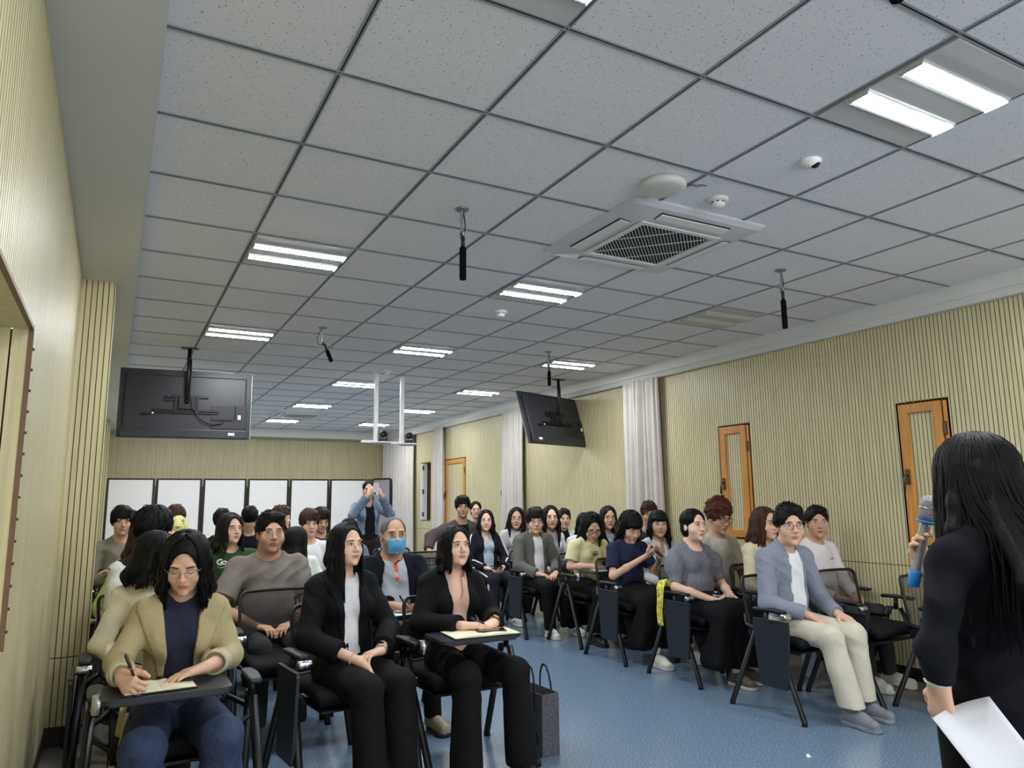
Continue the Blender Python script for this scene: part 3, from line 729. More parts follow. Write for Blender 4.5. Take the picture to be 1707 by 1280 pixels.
def hand(sd, W, d, n, s, curl=.5, sc=1.0, thumb=1.0, spread=1.0, curls=None):
    W = np.asarray(W, float); d = nv(d); n = np.asarray(n, float); n = nv(n-d*(n@d)); l = np.cross(d, n)*s
    K = [(.086, .027), (.090, .009), (.086, -.010), (.078, -.027)]; Ls = [.070, .078, .072, .056]
    for i, (a, b) in enumerate(K):
        k0 = W+(d*a+l*b)*sc; sd.cone(W+(d*.01+l*b*.5)*sc, k0, .0155*sc, .0125*sc, .016)
        c = (curls[i] if curls else curl); p = k0; u0 = nv(d+l*b*3.2*spread); r0 = .0095
        for j, (fr, an) in enumerate(((.42, 38), (.32, 95), (.26, 140))):
            A = math.radians(an)*c; u = u0*math.cos(A)+n*math.sin(A); q = p+u*Ls[i]*fr*sc
            sd.cone(p, q, r0*sc, (r0-.001)*sc, .004); p = q; r0 -= .0009
    t0 = W+(d*.022+l*.018)*sc; t1 = t0+nv(d*.62+l*.62*thumb+n*.35)*.040*sc; t2 = t1+nv(d*.8+l*.30*thumb+n*.45)*.030*sc; t3 = t2+nv(d*.85+l*.05+n*.5)*.024*sc
    sd.chain([t0, t1, t2, t3], [.0145*sc, .0125*sc, .0105*sc, .0085*sc], .008)
ARM = {   # mirrored: x is multiplied by the side; e elbow, w wrist, d hand direction, n palm normal, c curl
 'lap':   dict(e=(.235, .05, .70), w=(.115, -.15, .625), d=(-.72, -.66, -.12), n=(-.1, -.1, -1), c=.55),
 'clasp': dict(e=(.225, .03, .74), w=(.095, -.25, .755), d=(-.80, -.45, -.12), n=(-.45, -.1, -.8), c=.75),
 'thigh': dict(e=(.25, .02, .70), w=(.13, -.22, .625), d=(-.12, -.95, -.25), n=(0, -.1, -1), c=.30),
 'rest':  dict(e=(.27, .06, .70), w=(.26, -.17, .68), d=(-.10, -.95, -.1), n=(0, 0, -1), c=.35),
 'down':  dict(e=(.25, .10, .72), w=(.20, -.10, .60), d=(-.2, -.9, -.3), n=(-.6, 0, -.8), c=.4)}
def arm(base, s, **o):
    a = dict(ARM[base]); a.update(o)
    for k in 'ewdn':
        if k not in o: v = a[k]; a[k] = (v[0]*s, v[1], v[2])
    return a
def person(label, hx, hy, ztop, hh=.235, yaw=0, pitch=0, roll=0, rz=0, sex='f', bw=1.0, fat=0.0, sk='mid', hair=None, lips='pink',
           top=None, jacket=None, legs=None, shoes=None, L='lap', Rr='lap', lean=.0, knees=None, feet=None, q=1, glasses=None, face=True, stand=False, brow=1.0, group=None, extras=None, desc=None, mouth=0.0):
    hb, hc = {0: (.0042, .0060), 1: (.0060, .0080), 2: (.0085, .0105)}[q]
    hs = hh/.235; st = (ztop-.45)/.85 if not stand else ztop/1.66
    zz = (lambda z: .45+(z-.45)*st) if not stand else (lambda z: z*st)
    ny = .12-lean*.8; hy_ = .075-lean
    Rz = Matrix.Rotation(rz, 3, 'Z'); off = Rz @ Vector((0, hy_, 0)); loc = (hx-off.x, hy-off.y, 0)
    root = thing('person', label, 'person', loc, rz, group)
    root['spot'] = 0; del root['spot']
    SM = skin(sk)
    HCn = np.array([0, hy_, ztop-.118*hs]); RH = rotm(yaw, pitch, roll)
    hp = lambda p: HCn+RH @ (np.asarray(p, float)*hs)
    # ---- joints
    if stand: zp, zn, zs = zz(.90), zz(1.385), zz(1.315); y0 = .10
    else: zp, zn, zs = .555, zz(1.045), zz(.962-.4*fat); y0 = .10
    neck = np.array([0, ny, zn]); pel = np.array([0, y0, zp]); shw = .150*bw if sex == 'f' else .175*bw
    T = lambda t, dy=0: pel+(neck-pel)*t+np.array([0, dy, 0])
    ls = -.02 if stand else 0
    sh = {s: np.array([s*shw, ny+.012, zs]) for s in (1, -1)}
    A = {1: (arm(L, 1) if isinstance(L, str) else L), -1: (arm(Rr, -1) if isinstance(Rr, str) else Rr)}
    for s in (1, -1):
        for k in 'ew': A[s][k] = np.array([A[s][k][0]*(1 if abs(A[s][k][0]) < .12 else (.5+.5*bw)), A[s][k][1], A[s][k][2]])
    def torso(sd, o, k=.05, low=True):
        if low: sd.ell(pel+np.array([0, -.01, 0]), ((.160+.3*fat)*bw+o, .115+o, .105+o), k)
        sd.ell(T(.30, -.02-.3*fat), ((.128+fat)*bw+o, .098+fat+o, .15*st+o), k)
        sd.ell(T(.66, -.008), ((.140+.4*fat)*bw+o, .098+.3*fat+o, .16*st+o), k)
        if sex == 'f':
            for s in (1, -1): sd.ell(T(.62, -.075)+np.array([s*.062, 0, 0]), (.058+o, .052+o, .058+o), .03)
        sd.cone(sh[1], sh[-1], .042+o, .042+o, k)
        for s in (1, -1): sd.cone(neck+np.array([s*.02, .01, -.005]), sh[s], .042+o, .038+o, .035)
    # ---- body: one continuous skin surface (head, neck, trunk, arms, hands)
    sd = SDF(); e = lambda c, r, k=.02, op='u': sd.ell(hp(c), np.asarray(r)*hs, k*hs, RH, op)
    e((0, .012, .028), (.073, .092, .084)); e((0, -.024, -.028), (.0605, .062, .080), .03); e((0, -.036, -.078), (.042, .042, .034), .03)
    fw_ = .004 if fat > .015 else 0
    for s in (1, -1):
        e((s*(.036+fw_), -.052, -.034), (.024+fw_, .026, .026+fw_), .02); e((s*.030, -.078, .026), (.020, .010, .008), .012)
        e((s*.031, -.098, .006), (.017, .0135, .0105), .010, 's')
        if q < 2 or face: e((s*.074, .006, -.010), (.008, .017, .029), .006); e((s*.080, -.002, -.012), (.003, .008, .015), .006, 's')
    sd.cone(hp((0, -.083, .010)), hp((0, -.104, -.027)), .0065*hs, .0105*hs, .010*hs)
    for s in (1, -1): e((s*.0115, -.094, -.032), (.0085, .009, .0072), .006)
    e((0, -.084, -.058), (.022, .011, .012), .010); e((0, -.076, -.098), (.018, .014, .014), .015)
    if face: e((0, -.0975, -.0585), (.018, .005, .0016), .002, 's')
    nr = (.050 if sex == 'f' else .060)+fat*.5
    sd.cone(hp((0, .022, -.055)), neck, nr*.93, nr, .03); torso(sd, -.014, .04)
    hsc = .93 if sex == 'f' else 1.03
    for s in (1, -1):
        a = A[s]; ar = (.036 if sex == 'f' else .043)+fat*.4
        sd.cone(sh[s], a['e'], ar, ar*.82, .03); sd.chain([a['e'], a['e']*.6+a['w']*.4, a['w']], [ar*.84, ar*.80, .0245*hsc], .02)
        hand(sd, a['w'], a['d'], a['n'], -s, a.get('c', .5), hsc, a.get('t', 1.0), a.get('sp', 1.0), a.get('cs'))
    sdf_obj('body', sd, hb, SM, root)
    # ---- features
    def V3(p): return Vector(hp(p))
    Rm = Matrix(RH.tolist())
    def fl(mb, c, r, M, n=12, R2=None):
        m_ = 6; prof = [(math.sin(PI*i/m_), -math.cos(PI*i/m_)) for i in range(m_+1)]; vs = []
        for rr, z in prof:
            for k in range(n):
                v = Vector((rr*math.cos(2*PI*k/n)*r[0], rr*math.sin(2*PI*k/n)*r[1], z*r[2]))
                if R2 is not None: v = R2 @ v
                vs.append(V3((c[0]+v.x, c[1]+v.y, c[2]+v.z)))
        fs = [(i*n+k, i*n+(k+1) % n, (i+1)*n+(k+1) % n, (i+1)*n+k) for i in range(m_) for k in range(n)]
        mb.add(vs, fs, M, True)
    if face:
        dn = pitch > .35
        for s in (1, -1):
            mb = MB(); R2 = Matrix.Rotation(s*.25, 3, 'Z')
            if not dn:
                fl(mb, (s*.031, -.0848, .006), (.0155, .006, .0066), sclera, R2=R2); fl(mb, (s*.0305, -.0868, .0062), (.0062, .0054, .0062), iris_m)
            mb.tube([V3((s*.0165, -.0895, .0045)), V3((s*.024, -.0925, .0105 if not dn else .001)), V3((s*.032, -.0915, .0122 if not dn else -.001)), V3((s*.040, -.087, .0098 if not dn else .001)), V3((s*.0465, -.0815, .0055))], [.0008*hs, .0016*hs, .0018*hs, .0017*hs, .0009*hs], lash_m, n=5)
            mb.build('eye', root)
            mb = MB(); mb.tube([V3((s*.014, -.0935, .0235)), V3((s*.025, -.0945, .0275)), V3((s*.037, -.089, .0285)), V3((s*.049, -.078, .0225))], [.0020*brow*hs, .0030*brow*hs, .0026*brow*hs, .0010*hs], hairm('soft' if hair and hair.get('col') != 'grey' else 'grey'), n=6, flat=.9)
            mb.build('eyebrow', root)
        mb = MB(); M_ = lip_m[lips]; ly = -.0965
        mb.tube([V3((-.0215, ly+.009, -.0575)), V3((-.010, ly+.0005, -.0545)), V3((0, ly-.001, -.0555)), V3((.010, ly+.0005, -.0545)), V3((.0215, ly+.009, -.0575))], [.0008*hs, .0024*hs, .0026*hs, .0024*hs, .0008*hs], M_, n=8)
        mb.tube([V3((-.0205, ly+.009, -.0590)), V3((-.010, ly+.002, -.0632-mouth)), V3((0, ly+.000, -.0645-mouth)), V3((.010, ly+.002, -.0632-mouth)), V3((.0205, ly+.009, -.0590))], [.0008*hs, .0028*hs, .0032*hs, .0028*hs, .0008*hs], M_, n=8)
        mb.build('lips', root)
    if glasses:
        GM = {'black': black_m, 'gold': mat('gold_wire', (170, 140, 95), rough=.3, metal=.9), 'silver': chrome_m}[glasses[0]]; gr = glasses[1]; th = glasses[2]
        mb = MB()
        for s in (1, -1):
            ring = [V3((s*.0325+gr*math.cos(a)*1.05, -.1015+.010*abs(math.cos(a))*(1 if math.cos(a)*s > 0 else .2), .002+gr*.86*math.sin(a))) for a in [2*PI*k/18 for k in range(18)]]
            mb.tube(ring, th*hs, GM, n=5, closed=True); mb.add(ring, [tuple(range(18))], glass_m)
            mb.tube([V3((s*(.0325+gr), -.093, .006)), V3((s*.073, -.062, .007)), V3((s*.081, .002, .003))], th*hs, GM, n=5)
        mb.tube([V3((-.010, -.1025, .004)), V3((0, -.106, .006)), V3((.010, -.1025, .004))], th*hs, GM, n=5); mb.build('glasses', root)
    # ---- hair
    if hair:
        st_ = hair['style']; sd = SDF(); hh_ = lambda c, r, k=.02, op='u': sd.ell(hp(c), np.asarray(r)*hs, k*hs, RH, op)
        vol = hair.get('vol', 0.0); ln = hair.get('len', .25)
        def plane(fn):   # fn in head coordinates, keep <0
            sd.cut(lambda P: fn(((P-HCn) @ RH)/hs)*hs)
        if st_ == 'grey':
            hh_((0, .016, .028), (.0775, .0965, .0865)); hh_((0, -.105, .03), (.058, .085, .090), .008, 's'); plane(lambda q_: -(q_[..., 2]+.040+.45*q_[..., 1]))
        elif st_ in ('short', 'mop', 'curly', 'crop'):
            up = {'short': .010, 'mop': .018, 'curly': .024, 'crop': .002}[st_]+vol
            hh_((0, .016, .036+up*.4), (.080+up*.5, .097+up*.4, .084+up)); 
            if st_ != 'crop': hh_((.012, -.040, .090+up*.5), (.056, .045, .024+up*.4), .02)
            zf = {'short': .084, 'mop': .046, 'curly': .052, 'crop': .088}[st_] - hair.get('fringe', 0)
            hh_((0, -.125, zf-.085), (.062 if st_ != 'mop' else .058, .085, .085), .006, 's')
            plane(lambda q_: -(q_[..., 2]+.030+.45*q_[..., 1]+(.0 if st_ != 'mop' else .012)))
        else:
            hh_((0, .018, .036), (.083+vol, .100+vol, .087+vol))
            if st_ == 'bun': hh_((hair.get('side', 0)*.04, .118, -.045), (.034, .030, .034), .015)
            w_op = hair.get('open', .056); zf = hair.get('zf', .072)+.013
            hh_((0, .035, -.02), (.079+vol, .078+vol, .085), .02)
            hh_((hair.get('part', 0), -.126, zf-.088), (w_op+.007, .102, .114), .007, 's')
            if st_ != 'bun' and st_ != 'tied':
                zl = -ln; sy = hair.get('spread', 1.0)
                wv = hair.get('wave', 0)
                for s in (1, -1):
                    f = hair.get('front', True)
                    sd.chain([hp((s*.070, .012, .03)), hp((s*.083, .015, -.06)), hp((s*(.086+.01*sy), .022, -.13)) if ln > .13 else hp((s*.078, .02, -.10)), hp((s*(.080+.022*sy), .030+.01*sy, zl))], [.024*hs, .025*hs, .022*hs, .009*hs], .022)
                    if f and False: sd.chain([hp((s*.066, -.040, .045)), hp((s*.080, -.040, -.03)), hp((s*.080, -.046, -.09)), hp((s*(.074+.02*sy), -.052-.10*max(0, ln-.15)*2, zl*.95))], [.014*hs, .015*hs, .017*hs, .012*hs], .016)
                bkp = hair.get('back', 0)
                sd.chain([hp((0, .075, .02)), hp((0, .095+bkp*.25, -.08)), hp((0, .105+.02*sy+bkp, min(-.18, zl*.6) if ln > .2 else zl*.7)), hp((0, .105+.02*sy+bkp, zl))], [.042*hs, .040*hs, .032*hs, .010*hs], .03)
                for s in (1, -1): sd.chain([hp((s*.045, .065, .02)), hp((s*.052, .080+bkp*.25, -.08)), hp((s*.056*sy, .092+.02*sy+bkp*.9, min(-.18, zl*.6) if ln > .2 else zl*.7)), hp((s*.056*sy, .092+.02*sy+bkp*.9, zl))], [.038*hs, .036*hs, .030*hs, .009*hs], .03)
            if st_ == 'tied': hh_((0, .10, -.06), (.028, .030, .05), .02)
            if hair.get('bangs'): hh_((0, -.062, .050), (.066, .036, .034), .012)
        am = {'short': .0025, 'mop': .0035, 'curly': .006, 'crop': .001, 'grey': .0006}.get(st_, .0022)
        def strands(P, am=am, curly=(st_ == 'curly')):
            q_ = ((P-HCn) @ RH)/hs; th = np.arctan2(q_[..., 0], q_[..., 1]+.02); z = q_[..., 2]
            if curly: return am*(np.sin(95*q_[..., 0]+2*np.sin(70*z))*np.sin(90*q_[..., 1]+60*z))
            return .45*am*np.sin(34*th+2.5*np.sin(18*z)+hx*9)+am*.4*np.sin(71*th+9*z)
        sd.warp(strands); ho = sdf_obj('hair', sd, hb*1.15 if q < 2 else hb, hairm(hair.get('col', 'black')), root)
        if st_ != 'crop': locks(ho, hair, hp, hs, q, hx)
    # ---- clothes
    def folds(amp, f=1.0):
        ph = hx*7+hy*3
        def g(P):
            x, y, z = P[..., 0], P[..., 1], P[..., 2]
            a = 1-2*np.abs(np.sin(15*f*z+8*f*x+2.4*np.sin(7*x+ph)+1.6*np.sin(9*y+5*z)+ph)); b = np.sin(34*f*x-23*f*z+2.5*np.sin(8*z+ph)+12*y)
            c = 1-2*np.abs(np.sin(24*f*x*np.sign(np.sin(ph))+19*f*z-9*y+2*np.sin(13*z)))
            m1 = .45+.55*np.sin(6.1*z+4.3*x+ph)*np.sin(5.2*x-4*y+ph*2)
            return -amp*1.25*(a*m1*.7+b*.25+c*(1-m1)*.5)
        return g
    def sleeves(sd, o, kind, loose):
        for s in (1, -1):
            a = A[s]; e_, w_ = a['e'], a['w']; ar = (.036 if sex == 'f' else .043)+fat*.4
            if kind == 'long':
                we = e_+(w_-e_)*a.get('cuff', .93); sd.cone(sh[s], e_, ar+o+loose, ar*.86+o+loose, .03); sd.cone(e_, we, ar*.86+o+loose, .030+o+loose*.8, .02)
            elif kind == 'short':
                m_ = sh[s]+(e_-sh[s])*.72; sd.cone(sh[s], m_, ar+o+.006+loose, ar+o+.010+loose, .03)
            elif kind == 'puff':
                m_ = sh[s]+(e_-sh[s])*.52; sd.ell(m_*.7+sh[s]*.3+np.array([s*.012, 0, 0]), (.085, .082, .100), .02); sd.cone(m_, sh[s]+(e_-sh[s])*.85, .06, .05, .03)
        def cutend(P):
            r = np.full(P.shape[:-1], -1.0)
            for s in (1, -1):
                a = A[s]; e_, w_ = a['e'], a['w']
                if kind == 'long': c = e_+(w_-e_)*a.get('cuff', .93); n_ = nv(w_-e_)
                elif kind == 'short': c = sh[s]+(e_-sh[s])*.74; n_ = nv(e_-sh[s])
                else: c = sh[s]+(e_-sh[s])*.90; n_ = nv(e_-sh[s])
                d_ = (P-c) @ n_; rad = np.sqrt(np.maximum(((P-c)**2).sum(-1)-d_*d_, 0))
                r = np.maximum(r, np.minimum(d_, .10-rad))
            return r
        sd.cut(cutend)
    def garment(name, g, o, M, jk=False):
        sd = SDF(); torso(sd, o+g.get('o', 0), .05)
        zb = g.get('hem', zp-.07 if not jk else zp-.10)
        if g.get('coat'):
            sd.cone(pel, pel+np.array([0, -.02, zb-zp]), .135*bw+o, .145*bw+o, .06)
        sleeves(sd, o, g.get('sleeve', 'long'), g.get('loose', .004))
        if g.get('hood'): sd.ell(neck+np.array([0, .07, -.01]), (.10, .055, .05), .03)
        if g.get('collar'):
            sd.chain([neck+np.array([-.045, -.035, .012]), neck+np.array([-.062, .02, .03]), neck+np.array([0, .062, .036]), neck+np.array([.062, .02, .03]), neck+np.array([.045, -.035, .012])], [.017]*5, .012)
        sd.cut(lambda P: (zb-P[..., 2]))
        nk = g.get('neck', 'round')
        up_ = hp((0, .0, -.06)) if True else 0
        rn = nr+(.012 if nk == 'round' else .004 if nk == 'high' else .018)
        sd.ops.append(('s', 'c', (neck+np.array([0, -.012, .0 if nk != 'high' else .03]), np.asarray(up_)+np.array([0, 0, .10]), rn, rn+.012), .008, (neck+up_)/2, .25))
        if nk == 'v': sd.ell(neck+np.array([0, -.10, -.05]), (.028, .10, .105), .006, op='s')
        if nk == 'wide': sd.ell(neck+np.array([0, -.06, -.01]), (.088, .09, .078), .006, op='s')
        if nk == 'scoop': sd.ell(neck+np.array([0, -.07, .0]), (.062, .09, .062), .006, op='s')
        if jk and g.get('open'):
            zs_, ws_ = g['open']; x0 = g.get('x0', 0)
            wf = lambda z: np.interp(z, zs_, ws_)
            fn = lambda P: np.minimum(wf(P[..., 2])-np.abs(P[..., 0]-x0), (y0+ny)/2-.015-P[..., 1])
            sd.cut(fn)
            if g.get('lapel'):
                lw = g['lapel']
                def lap(P):
                    d_ = np.abs(P[..., 0]-x0)-wf(P[..., 2]); z = P[..., 2]; wz = lw*np.clip((z-g['zb'])/(zn-.06-g['zb']), 0, 1)
                    on = (d_ < wz) & (z > g['zb']) & (z < zn) & (P[..., 1] < ny-.02)
                    return np.where(on, -.010, 0.0)
                sd.warp(lap)
        sd.warp(folds(g.get('amp', .0035 if not jk else .0045), g.get('f', 1)))
        return sdf_obj(name, sd, hc, M, root)
    top_o = None
    if top: top_o = garment(top.get('name', 'shirt'), top, .004, top['m'])
    if jacket: garment(jacket.get('name', 'jacket'), jacket, .014, jacket['m'], True)
    # ---- legs
    kn = {}; an = {}
    for s in (1, -1):
        if stand: kn[s] = np.array([s*.085, .06, zz(.47)]); an[s] = np.array([s*.09, .08, .09])
        else:
            k_ = knees[(1-s)//2] if knees else (.11, -.34, .515); a_ = feet[(1-s)//2] if feet else (.12, -.38, .09)
            kn[s] = np.array([s*k_[0], k_[1], k_[2]]); an[s] = np.array([s*a_[0], a_[1], a_[2]])
    if legs:
        sd = SDF(); lo_ = legs.get('loose', .012); kd = legs.get('kind', 'trousers'); hz = legs.get('hem', .075)
        sd.ell(pel+np.array([0, 0, -.005]), (.168*bw+.2*fat, .122, .100), .04)
        if stand or kd != 'skip':
            for s in (1, -1):
                hip = pel+np.array([s*.085*bw, -.02, -.02]); 
                sd.cone(hip, kn[s], .072+lo_+fat*.4, .052+lo_*1.1, .04)
                if kd == 'trousers': sd.cone(kn[s], an[s]*.97+kn[s]*.03, .052+lo_*1.1, .042+lo_*legs.get('flare', 1.0), .03)
        if kd == 'skirt':
            zc = hz; c0 = (kn[1]+kn[-1])/2; sd.cone(pel+np.array([0, -.04, 0]), c0, .12, .115, .08)
            c1 = np.array([c0[0], c0[1]+.03, zc+.06])
            for xx in (-.10, 0, .10): sd.cone(c0+np.array([xx*1.0, 0, -.015]), c1+np.array([xx*1.6, .02-.03*(xx == 0), 0]), .096, .108, .07)
            for xx in (-.08, .08): sd.cone(pel+np.array([xx, -.10, -.10]), c1+np.array([xx*1.7, .12, .02]), .05, .08, .08)
            ph = hx*5
            def sk_(P):
                tt = np.arctan2(P[..., 0]-c1[0], P[..., 1]-c1[1]); return .012*np.sin(9*tt+ph+3*P[..., 2])*np.clip((c0[2]-P[..., 2])/.25, 0, 1)
            sd.warp(sk_)
        sd.cut(lambda P: hz-P[..., 2]); sd.warp(folds(.0035, .8)); sdf_obj('trousers' if kd == 'trousers' else 'skirt', sd, hc, legs['m'], root)
    if shoes:
        for s in (1, -1):
            fx, fy = an[s][0], an[s][1]; dx = s*.12; sd = SDF()
            toe = np.array([fx+.02*s, fy-.155, .036]); heel = np.array([fx, fy+.045, .040])
            sd.cone(heel, toe, .036, .036, .02); sd.ell((fx+.006*s, fy-.04, .062), (.036, .085, .036), .03); sd.cone((fx, fy+.02, .06), (fx, fy+.025, .10), .036, .037, .02)
            sz = .042 if shoes.get('sole') else .024
            def sole(P, s=s, fx=fx, fy=fy, sz=sz):
                x = P[..., 0]-fx-.010*s; y = P[..., 1]-fy+.058; w_ = .040+.006*np.cos((y+.07)*22)
                yy_ = np.maximum(np.abs(y)-.095, 0); return np.maximum(np.abs(P[..., 2]-sz/2)-sz/2, np.sqrt(x*x+yy_*yy_)-w_)
            sd._b((fx, fy-.2, .03), .03); sd.ops.append(('n', 'f', sole, 0, None, None)); sd.cut(lambda P: .001-P[..., 2])
            sdf_obj('shoe', sd, max(hb, .0055), shoes['m'], root, matfn=(lambda c, sz=sz: (c[:, 2] < sz).astype(int)), mats=[shoes.get('sm', black_m)])
            if shoes.get('lace') is not None and q < 2:
                mb = MB()
                for k in range(5):
                    yy = fy-.015-k*.018; ey = (yy-fy+.04)/.085; zt_ = .064+.036*math.sqrt(max(.05, 1-ey*ey)); mb.tube([(fx+.006*s-.022, yy, zt_-.0078), (fx+.006*s, yy-.004, zt_), (fx+.006*s+.022, yy+.004, zt_-.0078)], .0028, shoes['lace'], n=5)
                o = mb.build('shoelace', root)
            mb = MB(); mb.tube([(fx, fy+.01, .085), (fx*.98+kn[s][0]*.02, fy+.01, max(.15, legs.get('hem', .1)+.02) if legs else .15)], .034, shoes.get('sock', SM) if shoes.get('sock') else SM, n=12); mb.build('ankle', root)
    info = dict(root=root, A=A, neck=neck, hp=hp, HC=HCn, RH=RH, hs=hs, Rm=Rm, loc=loc, rz=rz, pel=pel, T=T, zn=zn, zp=zp, ny=ny, kn=kn, an=an, V3=V3, fl=fl, torso=torso, sh=sh)
    return info

# ------------------------------------------------------------------ tablet-arm training chairs (facing -Y)
def make_chair(name, tablet):
    r = thing(name, 'x', 'chair')
    mb = MB()
    def seatf(u, v):
        x = (u-.5)*.46; y = (v-.5)*.44; return (x, y, .455-.012*(1-(2*u-1)**2)*(1-(2*v-1)**2)-(.02*max(0, (.18-v)/.18)**2))
    mb.grid(seatf, 10, 10, seat_m, thick=-.045); mb.box((0, .0, .402), (.42, .40, .012), black_m); mb.build('seat', r)
    mb = MB(); pts = []
    def bk(a, z): return Vector((a, .235+.16*(z-.5)+.05*(1-(a/.23)**2)-.03, z))
    hw, z0, z1, rr = .225, .50, .845, .045
    for cx, cz, a0 in ((hw-rr, z1-rr, 0), (-hw+rr, z1-rr, 90), (-hw+rr, z0+rr, 180), (hw-rr, z0+rr, 270)):
        for k in range(7):
            a = math.radians(a0+15*k); pts.append(bk(cx+rr*math.cos(a), cz+rr*math.sin(a)))
        if a0 in (0, 180):
            for t in (.25, .5, .75): pts.append(bk((cx)*(1-2*t), cz+(rr if a0 == 0 else -rr)))
    mb.tube(pts, .0125, black_m, n=8, closed=True, flat=.8); b = mb.build('backrest', r)
    mb = MB(); mb.grid(lambda u, v: bk((u-.5)*2*(hw-.006), z0+.004+v*(z1-z0-.008)), 12, 8, mesh_m); mb.build('mesh_panel', b)
    for s in (-1, 1):
        for yb in (-.30, .30):
            mb = MB(); mb.tube([(s*.335, yb, 0), (s*.332, yb, .02), (s*.305, yb*.16, .58)], [.017, .016, .015], dark_metal, n=10, flat=1.3); mb.build('leg', r)
        mb = MB(); mb.tube([(s*.305, .02, .585), (s*.300, .05, .52), (s*.235, .225, .53), (s*.222, .245, .60)], .013, dark_metal)
        mb.tube([(s*.30, .03, .48), (s*.21, .03, .41), (0, .03, .405)], .014, dark_metal); mb.tube([(s*.305, -.01, .57), (s*.300, -.02, .645)], .016, dark_metal, n=10); mb.build('side_bracket', r)
        mb = MB()
        mb.grid(lambda u, v, s=s: (s*.295+(u-.5)*(.062-.012*(2*v-1)**2), -.165+v*.25, .672+.006*math.cos(3*(v-.5))-.006*(2*u-1)**2), 6, 8, black_m, thick=.02); mb.build('armrest', r)
    mb = MB(); X = Matrix.Rotation(PI/2, 3, 'Y')
    if tablet == 'open':
        t = MB(); w_, d_ = .44, .27; pr = []
        for cx, cy, a0 in ((w_/2-.03, d_/2-.03, 0), (-w_/2+.03, d_/2-.03, 90), (-w_/2+.03, -d_/2+.03, 180), (w_/2-.03, -d_/2+.03, 270)):
            for k in range(5): a = math.radians(a0+22.5*k); pr.append((cx+.03*math.cos(a)-.055, cy+.03*math.sin(a)-.31))
        n = len(pr); vs = [(x, y, z) for z in (.700, .717) for x, y in pr]; fs = [tuple(reversed(range(n))), tuple(range(n, 2*n))]+[(k, (k+1) % n, n+(k+1) % n, n+k) for k in range(n)]
        t.add(vs, fs, tablet_m); t.box((-.055, -.438, .700), (.38, .012, .018), black_m, bev=.003); tt = t.build('writing_tablet', r)
        mb.lathe([(.020, -.035), (.022, -.033), (.022, .033), (.020, .035)], chrome_m, c=(-.282, -.20, .655), n=18)
        mb.tube([(-.282, -.20, .62), (-.285, -.12, .62), (-.30, -.03, .60)], .012, dark_metal); mb.build('hinge', r)
    elif tablet == 'folded':
        t = MB(); vs = [(x, y, z) for x in (-.352, -.336) for y, z in ((.055, .60), (-.235, .60), (-.238, .585), (-.205, .20), (-.19, .188), (.01, .188), (.025, .20), (.058, .585))]
        n = 8; fs = [tuple(range(n)), tuple(reversed(range(n, 2*n)))]+[(k, n+k, n+(k+1) % n, (k+1) % n) for k in range(n)]
        t.add(vs, fs, tablet_m); t.box((-.344, -.09, .603), (.022, .285, .014), black_m, bev=.003); t.build('writing_tablet', r)
        mb.lathe([(.018, -.033), (.020, -.031), (.020, .0), (.0195, .002), (.020, .004), (.020, .031), (.018, .033)], chrome_m, c=(-.295, -.175, .632), rot=X, n=18); mb.build('hinge', r)
    return r
CHP = {}
def chair(x, y, rz, label, tablet='folded'):
    if tablet not in CHP:
        o = make_chair('training_chair', tablet); CHP[tablet] = o; o.location = (x, y, 0); o.rotation_euler.z = rz
        o['label'] = label; o['group'] = 'black tablet-arm training chairs'; return o
    return dup(CHP[tablet], (x, y, 0), rz, label, group='black tablet-arm training chairs')

# ------------------------------------------------------------------ the audience
def deg(a): return math.radians(a)
def facing(hx, hy, ap, rz=0): return math.atan2(-hx, hy)+deg(ap)-rz
CAST = {}
def seat(key, desc, hx, hy, ztop, hh, ap, pitch, ch='folded', **k):
    """desc names the sitter; a chair goes under the sitter and its label repeats the sitter's"""
    rz = k.get('rz', 0); label = k.pop('label')
    i = person(label, hx, hy, ztop, hh, yaw=facing(hx, hy, ap, rz), pitch=pitch, **k); CAST[key] = i
    if ch: chair(i['loc'][0], i['loc'][1]+.02, rz, 'black tablet-arm chair under '+desc, ch)
    return i
M_black = cloth('cloth_black', (16, 16, 19), noise=(9, .2)); M_ink = cloth('cloth_ink', (17, 20, 31), noise=(9, .2)); M_white = cloth('cloth_white', (226, 226, 228), noise=(8, .03))
M_jeans = cloth('denim', (52, 62, 86), noise=(16, .28), bump=(60, .3)); M_trous = cloth('cloth_trouser_black', (17, 17, 19)); M_dgrey = cloth('cloth_charcoal', (52, 52, 54))
W_sh = mat('shoe_white', (214, 212, 202), rough=.5); B_sh = mat('shoe_black', (28, 27, 27), rough=.5); G_sh = mat('shoe_grey', (118, 122, 130), rough=.7); sole_w = mat('sole_white', (206, 202, 190), rough=.6)
sock_m = cloth('sock_white', (196, 196, 194))
